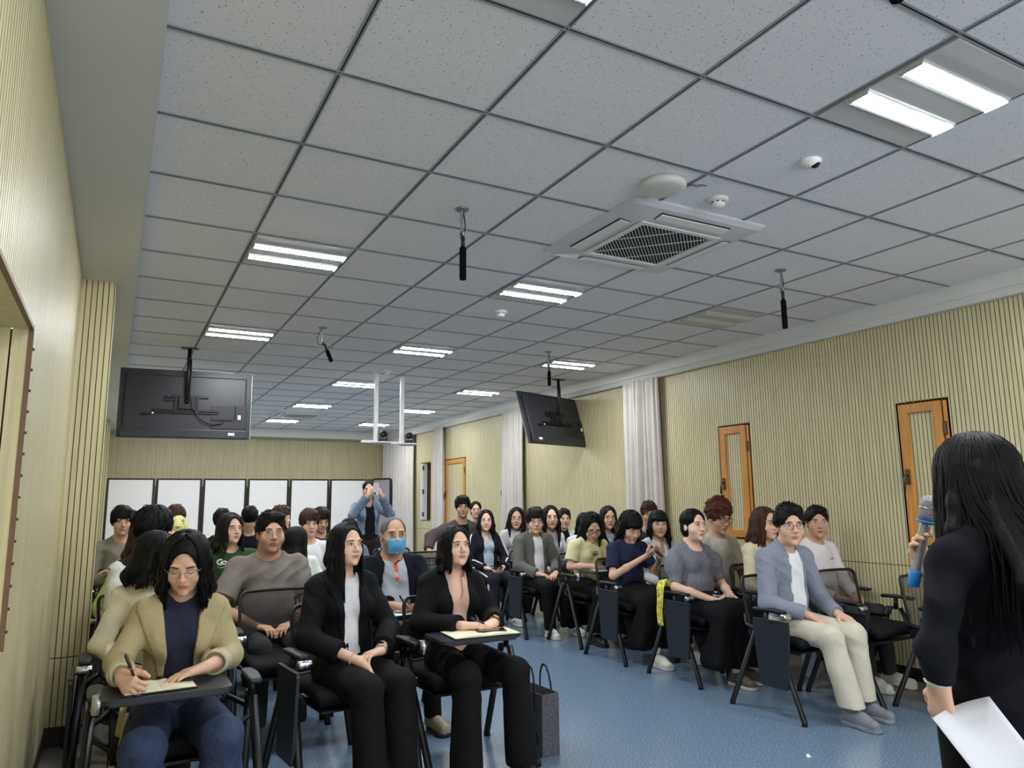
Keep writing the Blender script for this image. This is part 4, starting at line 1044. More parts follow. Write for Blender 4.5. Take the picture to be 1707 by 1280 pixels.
# --- first row, left block
P1 = seat('P1', 'the woman in the tan blazer', .285, 3.38, 1.275, .232, -6, .42, 'open', label='person in a tan blazer and jeans bending over a notebook, writing with a pen', sex='f', bw=.88, fat=.004, sk='mid', lips='rose', q=0, lean=.17,
    hair=dict(style='long', len=.20, zf=.060, open=.056, vol=.006, wave=1, spread=1.2), glasses=('gold', .0215, .0009),
    top=dict(m=cloth('tee_navy', (44, 46, 62)), neck='high', sleeve='none', name='shirt'),
    jacket=dict(m=cloth('blazer_tan', (172, 160, 120), noise=(7, .06)), open=([.50, .62, .80, 1.0, 1.1], [.09, .065, .062, .085, .09]), lapel=.085, zb=.66, hem=.50, loose=.007, coat=False, neck='high'),
    legs=dict(m=M_jeans, loose=.022, flare=1.6), L=arm('clasp', 1, e=(.215, -.03, .76), w=(.085, -.26, .765), d=(-.93, -.30, -.12), n=(0, -.08, -1), c=.16, cuff=.62), Rr=arm('clasp', -1, e=(-.235, -.06, .78), w=(-.225, -.31, .775), d=(.30, -.80, -.25), n=(.75, .1, -.45), c=.95, cuff=.86),
    knees=[(.14, -.36, .52), (.13, -.36, .52)], feet=[(.15, -.36, .09), (.13, -.36, .09)], shoes=dict(m=W_sh, sm=sole_w))
P2 = seat('P2', 'the woman in the black blazer over a white tee', 1.13, 3.95, 1.285, .225, 34, -.04, 'folded', label='person with long straight black hair, black blazer over a white tee, hands crossed', sex='f', bw=.90, sk='fair', lips='rose', q=0,
    hair=dict(style='long', len=.30, zf=.074, open=.058, part=.0, spread=.2, front=False), rz=deg(6),
    top=dict(m=M_white, neck='round', sleeve='none', hem=.52), jacket=dict(m=M_black, open=([.50, .60, .72, .9, 1.0], [.10, .058, .050, .055, .075]), lapel=.05, zb=.66, hem=.46, loose=.014, neck='high'),
    legs=dict(m=M_trous, loose=.022, flare=1.9), L=arm('lap', 1, e=(.24, .02, .73), w=(.085, -.20, .66), d=(-.92, -.25, -.10), n=(-.1, -.15, -1), c=.55, cuff=.80), Rr=arm('lap', -1, e=(-.23, .03, .72), w=(-.04, -.20, .625), d=(.50, -.62, -.50), n=(-.1, -.5, -.8), c=.35, cuff=.66),
    shoes=dict(m=B_sh), knees=[(.115, -.35, .52), (.065, -.37, .52)], feet=[(.12, -.38, .09), (.05, -.42, .09)])
P3 = seat('P3', 'the woman in the collarless black suit', 1.75, 3.90, 1.255, .225, 27, -.10, 'open', label='person in a black suit over a pale pink top, hands on an open notebook', sex='f', bw=.90, sk='fair', lips='rose', q=0, lean=.03,
    hair=dict(style='long', len=.155, zf=.080, open=.060, part=.006, spread=.5, vol=.002, front=False),
    top=dict(m=cloth('top_blush', (214, 178, 160)), neck='v', sleeve='none'), jacket=dict(m=M_black, open=([.50, .66, .80, .95, 1.02], [.06, .040, .045, .062, .07]), hem=.48, loose=.014, neck='high'),
    legs=dict(m=M_trous, loose=.018, flare=2.3), L='clasp', Rr=arm('clasp', -1, d=(.90, -.35, -.02)), shoes=dict(m=B_sh), knees=[(.15, -.38, .52), (.12, -.36, .52)], feet=[(.17, -.40, .09), (.12, -.36, .09)])
# --- second row, left block
seat('capback', 'the person in the cream blouse behind the tan blazer', .23, 4.35, 1.25, .235, 72, .12, 'folded', label='person in a cream blouse with dark hair, half hidden behind the tan blazer', sex='f', sk='mid', q=1, bw=1.0, hair=dict(style='long', len=.16, front=False, zf=.07, vol=.004), glasses=('silver', .021, .0009),
    top=dict(m=cloth('blouse_cream', (226, 218, 190), noise=(7, .04)), loose=.014, amp=.006), legs=dict(m=M_trous))
seat('old', 'the man with the blue face mask', 1.70, 4.82, 1.305, .262, 14, -.02, 'open', label='elderly person with thinning grey hair and a blue face mask, writing on papers', sex='m', bw=1.06, fat=.012, sk='tan', lips='brown', q=0,
    hair=dict(style='grey', col='grey'), top=dict(m=cloth('shirt_pale_grey', (176, 184, 190)), neck='round', sleeve='none', collar=True, amp=.006), jacket=dict(m=M_ink, open=([.5, .7, .85, 1.0], [.12, .105, .095, .075]), hem=.5, loose=.016, neck='round'),
    legs=dict(m=M_trous, loose=.014), L='clasp', Rr=arm('clasp', -1, w=(-.13, -.29, .765), d=(.72, -.55, -.1), n=(.5, -.1, -.8), c=.85), shoes=dict(m=mat('shoe_beige', (176, 164, 140), rough=.6), sm=B_sh), feet=[(.14, -.30, .09), (.10, -.20, .09)])
chair(.98, 4.72, deg(2), 'empty mesh-backed chair between tan and black blazers, at the grey tee')
# --- further rows, left block
seat('greytee', 'the heavy-set man in the grey-brown tee', .97, 5.25, 1.335, .270, 12, 0, label='heavy-set person with crew-cut hair and round glasses in a grey-brown tee', sex='m', bw=1.14, fat=.032, sk='tan', lips='brown', q=0, hair=dict(style='short', vol=.002), glasses=('silver', .022, .0010),
    top=dict(m=cloth('tee_taupe', (126, 118, 112)), sleeve='short', loose=.014, amp=.006), legs=dict(m=M_dgrey), L='lap', Rr=arm('lap', -1, e=(-.30, .02, .72)))
seat('blackback', 'the person in the black vest over white sleeves', .25, 5.2, 1.355, .25, 98, 0, label='person with thick black hair seen from behind, black vest over white sleeves', sex='m', bw=1.02, sk='mid', q=1, face=False, hair=dict(style='mop', vol=.012, fringe=.03),
    top=dict(m=cloth('sleeve_white', (222, 222, 214)), sleeve='short', loose=.012), jacket=dict(m=cloth('vest_black', (20, 21, 24)), sleeve='none', open=([0, 1], [.02, .02]), o=.004, neck='high'), legs=dict(m=M_black), rz=deg(30), L=arm('rest', 1))
seat('green', 'the person in the lime green jacket', .24, 6.0, 1.30, .24, 60, 0, label='person in a lime green jacket by the left column, mostly hidden by others', sex='f', sk='mid', q=1, hair=dict(style='long', len=.2, col='brown', vol=.005), top=dict(m=cloth('jacket_lime', (170, 190, 92)), loose=.014), legs=dict(m=M_black), L='rest', Rr='rest')
seat('gowild', 'the long-haired person in the green shirt', .85, 6.3, 1.315, .235, 30, -.05, label='person with long dark hair in a dark green shirt with white lettering', sex='m', bw=1.0, sk='fair', lips='rose', q=1, hair=dict(style='long', len=.18, vol=.008, zf=.072, col='soft', wave=1, spread=1.5), glasses=('gold', .021, .0009),
    top=dict(m=cloth('tee_forest', (50, 76, 50)), sleeve='short', loose=.012, name='shirt'), legs=dict(m=M_black), L=arm('lap', 1), Rr=arm('lap', -1, w=(-.02, -.26, .80), d=(.5, -.4, .6), n=(.2, -.6, -.5), c=.7))
seat('whitetee', 'the brown-haired young man in the white tee', 1.64, 7.0, 1.32, .235, 14, .03, label='person with a brown mop of hair in a loose white tee', sex='m', bw=.95, sk='mid', lips='brown', q=1, hair=dict(style='mop', col='brown', vol=.004), top=dict(m=M_white, sleeve='short', loose=.016), legs=dict(m=M_black))
seat('mask', 'the person in the white mask', 2.08, 7.2, 1.24, .235, 12, .05, label='person in a white face mask and denim blue top', sex='f', sk='fair', q=1, hair=dict(style='bun', zf=.066, open=.054), top=dict(m=cloth('denim_light', (104, 122, 146)), loose=.01), legs=dict(m=M_black))
seat('darkb', 'the dark-haired person behind the heavy-set man', 1.37, 6.3, 1.19, .225, 150, 0, label='dark-haired person turned away, just right of the grey-brown tee', sex='f', q=1, face=False, hair=dict(style='long', len=.15, vol=.01), top=dict(m=cloth('mint_white', (216, 224, 214)), sleeve='short'), legs=dict(m=M_black))
seat('hoodie', 'the person in the grey hooded jacket', .09, 7.9, 1.365, .25, 8, .04, ch=None, label='person with a black fringe in a grey hooded jacket, arms folded', sex='m', bw=1.02, sk='tan', lips='brown', q=1, hair=dict(style='mop', vol=.004, fringe=.006),
    top=dict(m=cloth('hoodie_grey', (128, 124, 112)), hood=True, loose=.016, amp=.006), legs=dict(m=M_black), L=arm('lap', 1, w=(-.02, -.16, .80), d=(-.95, .1, .1)), Rr=arm('lap', -1, w=(.04, -.20, .76), d=(.95, .1, .1)))
seat('darkhat', 'the person in the dark cap', .20, 8.8, 1.33, .235, 20, .05, label='person in a dark cap peeking out behind the grey hooded jacket', sex='m', sk='tan', q=2, hair=dict(style='short'), top=dict(m=M_black), legs=dict(m=M_black))
seat('cap', 'the person in the yellow cap', .555, 7.6, 1.28, .22, 0, .55, label='person with bowed head in a pale yellow cap', sex='f', sk='mid', q=1, hair=dict(style='tied'), top=dict(m=M_white, sleeve='short'), legs=dict(m=M_black))
seat('caphair', 'the dark-haired person behind the yellow cap', .60, 8.5, 1.36, .235, 150, 0, label='person with shaggy dark brown hair behind the yellow cap', sex='m', q=2, face=False, hair=dict(style='mop', col='brown', vol=.012), top=dict(m=cloth('pale_tee', (214, 210, 214)), sleeve='short'), legs=dict(m=M_black))
seat('pinkp', 'the person in pale pink behind the green shirt', .98, 7.5, 1.24, .225, 160, 0, label='person in a pale top just left behind the long-haired green shirt', sex='f', q=2, face=False, hair=dict(style='long', len=.12), top=dict(m=cloth('pale_pink', (216, 200, 204)), sleeve='short'), legs=dict(m=M_black))
seat('hair1', 'the left one of two dark heads behind the green shirt', 1.02, 8.2, 1.325, .235, 170, 0, label='left of two dark-haired heads directly behind the green shirt', sex='m', q=2, face=False, hair=dict(style='mop', vol=.005), top=dict(m=M_black), legs=dict(m=M_black))
seat('hair2', 'the right one of two dark heads behind the green shirt', 1.42, 9.0, 1.34, .235, 170, 0, label='right of two dark-haired heads directly behind the green shirt, black top', sex='m', q=2, face=False, hair=dict(style='mop', vol=.008), top=dict(m=M_ink), legs=dict(m=M_black))
seat('curlyb', 'the curly-haired person behind the heavy-set man', 1.60, 8.1, 1.35, .225, 60, 0, label='person with curly dark hair peeking out above the grey-brown tee', sex='m', q=2, face=False, hair=dict(style='curly', col='brown'), top=dict(m=M_dgrey), legs=dict(m=M_black))
seat('brown2', 'the person right behind the brown-haired young man', 2.02, 8.1, 1.325, .24, 20, .25, label='person with dark brown hair looking down just behind the brown mop of hair', sex='m', q=2, sk='tan', hair=dict(style='mop', col='soft', vol=.006), top=dict(m=M_dgrey), legs=dict(m=M_black))
# --- right block
grey = cloth('shirt_slate', (130, 136, 150), noise=(60, .08))
G1 = seat('grey1', 'the man in the blue-grey shirt and cream trousers', 4.19, 3.62, 1.345, .275, 17, .03, 'folded', label='person in glasses, open blue-grey shirt and cream trousers, hands on the thighs', sex='m', bw=1.05, fat=.004, sk='mid', lips='rose', q=0, lean=.06,
    hair=dict(style='short', vol=.004), glasses=('black', .0215, .0011), top=dict(m=M_white, sleeve='none', amp=.006), jacket=dict(m=grey, open=([.5, .62, .8, .95, 1.04], [.06, .07, .068, .062, .055]), hem=.50, loose=.010, collar=True, neck='high', amp=.005),
    legs=dict(m=cloth('chino_cream', (206, 200, 182), noise=(8, .05)), loose=.022, flare=1.7, hem=.11), L=arm('thigh', 1), Rr=arm('thigh', -1, w=(-.10, -.16, .635), d=(.25, -.85, -.30)), shoes=dict(m=G_sh, sm=mat('sole_grey', (126, 130, 136)), lace=mat('lace_grey', (168, 172, 180)), sock=cloth('sock_green', (96, 118, 100))), feet=[(.16, -.34, .09), (.06, -.42, .09)])
seat('blouse', 'the woman in the grey puff-sleeved blouse', 4.27, 4.68, 1.31, .262, 38, -.03, 'folded', label='person with a low bun, grey puff-sleeved blouse and long black skirt', sex='f', bw=1.12, fat=.018, sk='fair', lips='pink', q=0,
    hair=dict(style='bun', zf=.070, open=.052, side=.4), top=dict(m=cloth('blouse_gingham', (118, 118, 128), noise=(110, .42)), sleeve='puff', neck='wide', amp=.005), legs=dict(m=M_black, kind='skirt', hem=.13, loose=.02), Rr=arm('lap', -1, w=(-.10, -.20, .62), d=(.88, -.40, .05), n=(.1, -.25, .9), c=.45), L=arm('lap', 1, w=(.11, -.21, .62), d=(-.6, -.7, .05), c=.5),
    shoes=dict(m=mat('shoe_taupe', (92, 82, 72)), sm=sole_w, lace=B_sh, sock=sock_m), feet=[(.14, -.26, .09), (.02, -.34, .09)])
seat('phone', 'the woman in navy looking at her phone', 4.25, 5.5, 1.285, .27, 28, .50, 'folded', label='person in a navy polo and long black skirt, looking down at a phone', sex='f', bw=1.08, fat=.01, sk='mid', lips='rose', q=0, lean=.06,
    hair=dict(style='long', len=.19, zf=.064, open=.050, vol=.004, bangs=True, spread=.6), top=dict(m=cloth('polo_navy', (38, 42, 66)), sleeve='short', collar=True, loose=.012), legs=dict(m=M_black, kind='skirt', hem=.13, loose=.02),
    Rr=arm('lap', -1, e=(-.24, -.02, .72), w=(-.05, -.25, .90), d=(.55, -.55, .50), n=(.3, .3, .8), c=.45), L=arm('lap', 1, e=(.22, -.02, .72), w=(.10, -.25, .86), d=(-.45, -.5, .7), n=(-.3, .5, .6), c=.55), shoes=dict(m=W_sh, sm=sole_w, sole=True, lace=sole_w, sock=sock_m), feet=[(.26, -.44, .09), (.10, -.42, .09)])
seat('yellow', 'the woman in the pale yellow tee', 4.33, 6.25, 1.265, .275, 16, .50, 'open', label='person in dark-rimmed glasses and a pale yellow tee reading papers', sex='f', bw=1.12, fat=.016, sk='mid', lips='rose', q=0, lean=.10,
    hair=dict(style='long', len=.22, zf=.066, open=.054, spread=1.0), glasses=('black', .023, .0018), top=dict(m=cloth('tee_butter', (222, 216, 164)), sleeve='short', loose=.018, amp=.005), legs=dict(m=M_trous, loose=.03, flare=2.2, hem=.13), L='clasp', Rr=arm('clasp', -1, c=.3, w=(-.12, -.24, .755)), shoes=dict(m=B_sh, sm=B_sh), feet=[(.10, -.38, .09), (.08, -.16, .09)])
seat('greyj', 'the young man in the grey corduroy jacket', 4.13, 7.05, 1.30, .27, 6, 0, 'folded', label='person in thin glasses and a grey corduroy jacket over a white tee', sex='m', bw=1.0, sk='mid', lips='pink', q=1, hair=dict(style='mop', col='soft', vol=.002), glasses=('gold', .021, .0009),
    top=dict(m=M_white, sleeve='none'), jacket=dict(m=cloth('corduroy_grey', (104, 104, 98), bump=(90, .5, (4, 1, .3))), open=([.5, .8, 1.0], [.045, .06, .05]), hem=.48, loose=.016, collar=True), legs=dict(m=M_trous, loose=.02), shoes=dict(m=W_sh, sm=sole_w, lace=sole_w), feet=[(.22, -.30, .09), (.06, -.30, .09)])
seat('stripe', 'the woman in the striped black track jacket', 3.99, 8.0, 1.29, .25, 4, 0, 'folded', label='person in glasses and a black track jacket with white sleeve stripes', sex='f', bw=1.0, sk='fair', lips='pink', q=1, hair=dict(style='long', len=.2, zf=.078, front=False, spread=.4), glasses=('silver', .021, .0009),
    top=dict(m=cloth('tee_sky', (176, 194, 208)), neck='v', sleeve='none', collar=True), jacket=dict(m=cloth('track_black', (26, 28, 36)), open=([.5, .8, 1.0], [.06, .07, .06]), hem=.55, loose=.008), legs=dict(m=cloth('track_trousers', (36, 34, 44)), loose=.016), shoes=dict(m=W_sh, sm=sole_w))
seat('m1', 'the man in the dark brown jacket', 4.05, 8.8, 1.45, .262, 4, .02, label='broad person in a dark brown jacket, tallest sitter at the back', sex='m', bw=1.2, fat=.02, sk='tan', lips='brown', q=1, hair=dict(style='mop', vol=.004, fringe=-.01), top=dict(m=M_black), jacket=dict(m=cloth('jacket_brown', (78, 70, 70)), open=([.5, 1.0], [.05, .06]), loose=.02), legs=dict(m=M_black), Rr=arm('rest', -1, e=(-.42, .05, .95), w=(-.50, -.10, .80)))
seat('m2', 'the woman behind the dark brown jacket', 4.60, 9.55, 1.39, .232, 6, 0, label='person with tied-back dark hair just behind the dark brown jacket', sex='f', sk='fair', q=2, hair=dict(style='bun'), glasses=('silver', .021, .0012), top=dict(m=M_black), legs=dict(m=M_black))
seat('wlong', 'the woman with long wavy hair', 4.55, 8.25, 1.31, .268, 2, .02, label='person with long wavy black hair and glasses in a pale lilac top', sex='f', bw=1.05, sk='mid', lips='rose', q=1, roll=.06, hair=dict(style='long', len=.32, zf=.072, spread=1.4), glasses=('silver', .021, .0009), top=dict(m=cloth('top_lilac', (196, 190, 194)), sleeve='short', loose=.012), legs=dict(m=M_black))
seat('w2', 'the fair woman behind the corduroy jacket', 4.42, 7.2, 1.335, .262, 12, -.02, ch=None, label='pale long-haired person in white behind the corduroy jacket', sex='f', sk='fair', lips='rose', q=1, hair=dict(style='long', len=.30, zf=.076, open=.050, spread=.5), top=dict(m=M_white), legs=dict(m=M_black))
seat('shortw', 'the short-haired person in the white jacket', 5.02, 7.85, 1.28, .23, 10, 0, label='short-haired person in a white jacket over a dark top', sex='f', sk='mid', lips='brown', q=1, hair=dict(style='short', col='soft', vol=.004), top=dict(m=M_black, neck='high', sleeve='none'), jacket=dict(m=cloth('jacket_white', (222, 226, 230)), open=([.5, 1.0], [.04, .05]), loose=.01), legs=dict(m=M_black))
seat('w3', 'the pale woman left of the yellow tee', 4.75, 7.0, 1.25, .232, 14, .05, label='pale person with straight black hair half hidden behind the pale yellow tee', sex='f', sk='fair', q=1, hair=dict(style='long', len=.22, zf=.062, open=.044), top=dict(m=M_white, sleeve='short'), legs=dict(m=M_black))
seat('w4', 'the woman in dark behind the yellow tee', 4.83, 6.65, 1.325, .248, 14, 0, label='person with long black hair in a dark jacket, right behind the pale yellow tee', sex='f', sk='mid', lips='brown', q=1, hair=dict(style='long', len=.22, zf=.070, open=.048, part=.01), top=dict(m=cloth('top_paleblue', (190, 204, 216))), jacket=dict(m=M_ink, open=([.5, 1], [.04, .05])), legs=dict(m=M_black))
seat('bangs', 'the woman with a full fringe', 4.62, 5.55, 1.29, .250, 12, .04, label='person with a full fringe and long black hair beside the navy polo', sex='f', sk='mid', lips='rose', q=1, hair=dict(style='long', len=.32, zf=.050, open=.050, bangs=True, spread=1.0), top=dict(m=M_white, neck='v', loose=.01), legs=dict(m=M_black), ch=None)
seat('curl', 'the curly-haired man in front of the curtain', 5.0, 6.15, 1.35, .225, 4, 0, label='person with short curly brown hair peeking out in front of the near curtain', sex='m', sk='tan', q=1, hair=dict(style='curly', col='brown'), top=dict(m=M_dgrey), legs=dict(m=M_black))
seat('redhair', 'the curly red-brown haired young man', 4.72, 4.85, 1.37, .27, 38, .28, label='person with wavy reddish brown hair and black glasses in a light grey tee', sex='m', bw=1.0, sk='tan', lips='brown', q=1, hair=dict(style='curly', col='red', vol=.006), glasses=('black', .024, .0018), top=dict(m=cloth('tee_stone', (186, 182, 170)), sleeve='short', loose=.016), legs=dict(m=M_black), ch='folded')
seat('girlb', 'the woman in the cream top behind the blue-grey shirt', 4.78, 4.38, 1.32, .262, 44, .02, label='person with brown hair in a cream top, partly behind the blue-grey shirt', sex='f', sk='mid', q=1, hair=dict(style='long', len=.17, col='brown', front=False), top=dict(m=cloth('top_cream', (216, 206, 176)), neck='scoop', loose=.012), legs=dict(m=cloth('denim_pale', (122, 136, 152))), ch='folded')
seat('white1', 'the man in the white sweatshirt', 5.13, 4.15, 1.325, .255, 12, .04, label='person with short black hair and glasses in a white sweatshirt', sex='m', bw=1.06, fat=.01, sk='tan', lips='brown', q=1, hair=dict(style='short', vol=-.002), glasses=('silver', .022, .0009), top=dict(m=cloth('sweat_white', (220, 212, 212), noise=(8, .03)), loose=.012, name='sweatshirt'), legs=dict(m=M_dgrey), shoes=dict(m=W_sh, sm=sole_w))
chair(4.90, 3.58, deg(0), 'empty mesh-backed chair next to the cream trousers, second from the aisle in the front row')
chair(5.08, 3.02, deg(0), 'empty mesh-backed chair against the slatted wall, partly behind the speaker')
for x, y, lb in ((3.0, 8.3, 'empty chair behind the face-masked elderly person, farthest of the three at the curtain'), (3.05, 7.45, 'empty chair behind the face-masked elderly person, middle one of three'), (2.75, 6.6, 'empty chair directly right of the elderly person, nearest of three')):
    chair(x, y, 0, lb)
# ------------------------------------------------------------------ standing figures
mp = dict(e=(.25, -.06, 1.24), w=(.085, -.17, 1.49), d=(-.55, -.15, .75), n=(-.5, .6, .2), c=.55)
def mir(a, s): r = {k: (np.array(v, float)*np.array([s, 1, 1]) if k in 'ewdn' else v) for k, v in a.items()}; return r
PH = person('photographer', 0, 0, 1, .2) if 0 else None
hxp, hyp = 2.95, 9.35
PH = person('standing person in a denim jacket photographing with a phone held to the face', hxp, hyp, 1.675, .235, yaw=facing(hxp, hyp, 0), pitch=.03, stand=True, sex='f', sk='mid', q=1, hair=dict(style='bun', zf=.072), top=dict(m=M_black, neck='scoop', sleeve='none', hem=.92), jacket=dict(m=cloth('denim_jacket', (112, 126, 144), noise=(20, .2)), open=([.9, 1.2, 1.4], [.07, .06, .05]), hem=.98, loose=.014, cuff=.8), legs=dict(m=cloth('trouser_plum', (46, 38, 42)), loose=.02, flare=1.4), L=mir(mp, 1), Rr=mir(mp, -1), shoes=dict(m=B_sh))
SP = person('standing speaker seen from behind, long black hair, loose black shirt, holding a microphone', 2.18, 1.22, 1.565, .245, yaw=.1, pitch=0, stand=True, rz=PI-.25, sex='f', bw=1.0, fat=.004, sk='fair', q=0, face=False,
    hair=dict(style='long', len=.42, vol=.008, spread=2.2, back=.10), top=dict(m=cloth('shirt_midnight', (18, 20, 28), noise=(9, .15)), name='shirt', loose=.012, hem=.45, coat=True, o=.010, amp=.011, f=.8), legs=dict(m=M_black, loose=.02),
    L=dict(e=(.250, .15, 1.02), w=(.238, .13, .918), d=(-.10, -.10, -.95), n=(-.9, -.2, .0), c=.55, cuff=.96), Rr=dict(e=(-.17, -.06, 1.02), w=(-.045, -.17, 1.165), d=(.25, -.15, .92), n=(.0, .95, .1), c=.8, cuff=.9), shoes=dict(m=B_sh))

chair(.17, 7.84, 0, 'black tablet-arm chair under the person in the grey hooded jacket')

# ------------------------------------------------------------------ worn details, then loose things
def WL(i, p): return Matrix.Rotation(i['rz'], 3, 'Z') @ Vector(p) + Vector(i['loc'])
def worn(i, name, fn):
    mb = MB(); fn(mb, i['V3']); return mb.build(name, i['root'])
def face_mask(i, M):
    def f(mb, V):
        def g(u, v):
            a = (u-.5)*1.9; z = -.020-v*.088; bul = math.sin(PI*min(1, v*1.05))
            r = .066-.014*v*v; y = -.030-(.068+.020*bul*math.exp(-(a/.55)**2)-.012*v)*math.cos(a*.86); x = (.071-.012*v)*math.sin(a)
            z += .012*math.exp(-(a/.3)**2)*(1-v)+.004*math.sin(v*9)*.3
            return V((x, y, z))
        mb.grid(g, 18, 12, M, thick=-.0015)
        for s in (1, -1):
            mb.tube([V((s*.058, -.070, -.028)), V((s*.076, -.020, .006)), V((s*.084, .014, .008)), V((s*.080, .018, -.025))], .0012, M, n=5)
            mb.tube([V((s*.052, -.070, -.095)), V((s*.072, -.025, -.060)), V((s*.080, .016, -.030))], .0012, M, n=5)
    worn(i, 'face_mask', f)
mask_b = mat('mask_blue', (96, 168, 214), rough=.8, bump=(60, .1)); mask_w = mat('mask_white', (228, 232, 238), rough=.8)
face_mask(CAST['old'], mask_b); face_mask(CAST['mask'], mask_w)
# orange placket of the elderly person's shirt
def wristwatch(i, side, strap, case, dial, t=.90):
    a = i['A'][side]; e, w_ = Vector(a['e']), Vector(a['w']); c = e.lerp(w_, t); d = (w_-e).normalized(); n = -Vector(nv(a['n'])); n = (n-d*n.dot(d)).normalized(); u = d.cross(n)
    mb = MB(); mb.tube([c+(n*math.cos(k*PI/10)+u*math.sin(k*PI/10))*.0285 for k in range(20)], .0055, strap, n=6, closed=True)
    R = Matrix((u, d, n)).transposed()
    mb.lathe([(.017, 0), (.019, .003), (.019, .008), (.016, .010)], case, c=c+n*.026, rot=R, n=20); mb.lathe([(.0155, .0102), (.0155, .0106)], dial, c=c+n*.026, rot=R, n=20)
    mb.build('wristwatch', i['root'])
gold = mat('gold_metal', (196, 160, 96), rough=.3, metal=1); dial_w = mat('dial_white', (226, 222, 210), rough=.3); dial_d = mat('dial_dark', (24, 26, 44), rough=.2)
wristwatch(CAST['P2'], 1, chrome_m, chrome_m, dial_d, .97); wristwatch(CAST['P3'], 1, mat('strap_tan', (120, 84, 60)), gold, dial_w, .97)
def bracelet(i, side, M, t=.94, n=18):
    a = i['A'][side]; e, w_ = Vector(a['e']), Vector(a['w']); c = e.lerp(w_, t); d = (w_-e).normalized(); u = d.orthogonal().normalized(); v = d.cross(u); mb = MB()
    for k in range(n):
        an = 2*PI*k/n; mb.lathe([(.001, -.004), (.0040, 0), (.001, .004)], M, c=c+(u*math.cos(an)+v*math.sin(an))*.029, n=6)
    mb.build('bracelet', i['root'])
bracelet(CAST['P2'], -1, mat('beads_pink', (222, 190, 180), rough=.3), .90)
from mathutils.bvhtree import BVHTree
def part(i, name, n=0):
    c = [o for o in i['root'].children if o.name.split('.')[0] == name]; return c[n] if c else None
def bvh(o): me = o.data; return BVHTree.FromPolygons([v.co[:] for v in me.vertices], [p.vertices[:] for p in me.polygons])
def text_mesh(txt, size, bold=.0):
    cu = bpy.data.curves.new('lettering', 'FONT'); cu.body = txt; cu.size = size; cu.align_x = 'CENTER'; cu.offset = bold; cu.resolution_u = 3
    o = bpy.data.objects.new('lettering', cu); C.objects.link(o); dg = bpy.context.evaluated_depsgraph_get(); dg.update()
    me = bpy.data.meshes.new_from_object(o.evaluated_get(dg)); bpy.data.objects.remove(o); return me
def on_cloth(i, garment, strokes, M, name='print', y0=-.6):
    """strokes: list of (verts(x,z), faces); each vertex is laid on the garment's front"""
    g = part(i, garment)
    if g is None: return
    T_ = bvh(g); vs = []; fs = []
    for V_, F_ in strokes:
        b = len(vs)
        for x, z in V_:
            h = T_.ray_cast(Vector((x, y0, z)), Vector((0, 1, 0))); y = h[0].y if h[0] else -.05; vs.append((x, y-.0022, z))
        fs += [tuple(b+k for k in f) for f in F_]
    mb = MB(); mb.add(vs, fs, M); mb.build(name, i['root'])
def tstroke(txt, size, x, z, rot=0, bold=0):
    me = text_mesh(txt, size, bold); c, s_ = math.cos(rot), math.sin(rot)
    r = ([(x+v.co.x*c-v.co.y*s_, z+v.co.x*s_+v.co.y*c) for v in me.vertices], [tuple(p.vertices) for p in me.polygons]); bpy.data.meshes.remove(me); return r
def line(pts, w):
    vs = []; fs = []
    for k, p in enumerate(pts):
        a = Vector(pts[max(0, k-1)]); b = Vector(pts[min(len(pts)-1, k+1)]); d = (b-a).normalized(); n = Vector((-d.y, d.x))*w
        vs += [(p[0]+n.x, p[1]+n.y), (p[0]-n.x, p[1]-n.y)]
    return vs, [(2*k, 2*k+1, 2*k+3, 2*k+2) for k in range(len(pts)-1)]
print_w = mat('print_white', (226, 228, 220), rough=.8); print_d = mat('print_dark', (74, 74, 66), rough=.8)
gw = CAST['gowild']
on_cloth(gw, 'shirt', [tstroke('G', .062, -.075, .925, .05, .0022), tstroke('O', .042, -.040, .928, .05, .0018), tstroke('WILD', .062, .040, .918, .07, .0022), line([(-.092, .912), (-.030, .914)], .0022), line([(-.078, .902), (-.045, .904)], .0016)], print_w, 'lettering')
yy = CAST['yellow']; rnd = random.Random(3); zc = .86
on_cloth(yy, 'shirt', [line([(.0+rnd.uniform(-.045, .045), zc+rnd.uniform(-.022, .025)) for _ in range(4)], .0020) for _ in range(9)], print_d, 'print')
on_cloth(CAST['white1'], 'sweatshirt', [tstroke('Champion', .020, .085, .90, 0, .0003), line([(.035, .904), (.048, .904)], .004)], mat('print_navy', (52, 56, 96), rough=.8), 'logo')
# orange placket and undershirt of the elderly person
on_cloth(CAST['old'], 'shirt', [line([(0, 1.02), (0, .99), (.001, .95), (.003, .90), (.004, .88)], .013)], mat('placket_orange', (226, 108, 62), rough=.8), 'placket')
# white stripes on the track suit
st = CAST['stripe']
for s in (1, -1):
    a = st['A'][s]; sh_ = st['sh'][s]; mb = MB()
    for o_ in (-.010, .014):
        p = [Vector(sh_)+Vector((s*.030, o_-.030, .048)), Vector(sh_)+Vector((s*.050, o_-.036, .01)), Vector(a['e'])+Vector((s*.046, o_-.040, .02)), Vector(a['e']).lerp(Vector(a['w']), .45)+Vector((s*.034, o_-.010, .046)), Vector(a['e']).lerp(Vector(a['w']), .9)+Vector((s*.022, o_, .040))]
        mb.tube(p, .0085, M_white, n=6, flat=1.0)
    mb.build('sleeve_stripe', st['root'])
    k = Vector(st['kn'][s]); an_ = Vector(st['an'][s]); mb = MB()
    for o_ in (-.008, .016): mb.tube([Vector((s*.17, -.02+o_, .60)), k+Vector((s*.062, o_, .02)), k+Vector((s*.066, o_, -.06)), an_+Vector((s*.052, o_, .03))], .007, M_white, n=6)
    mb.build('trouser_stripe', st['root'])
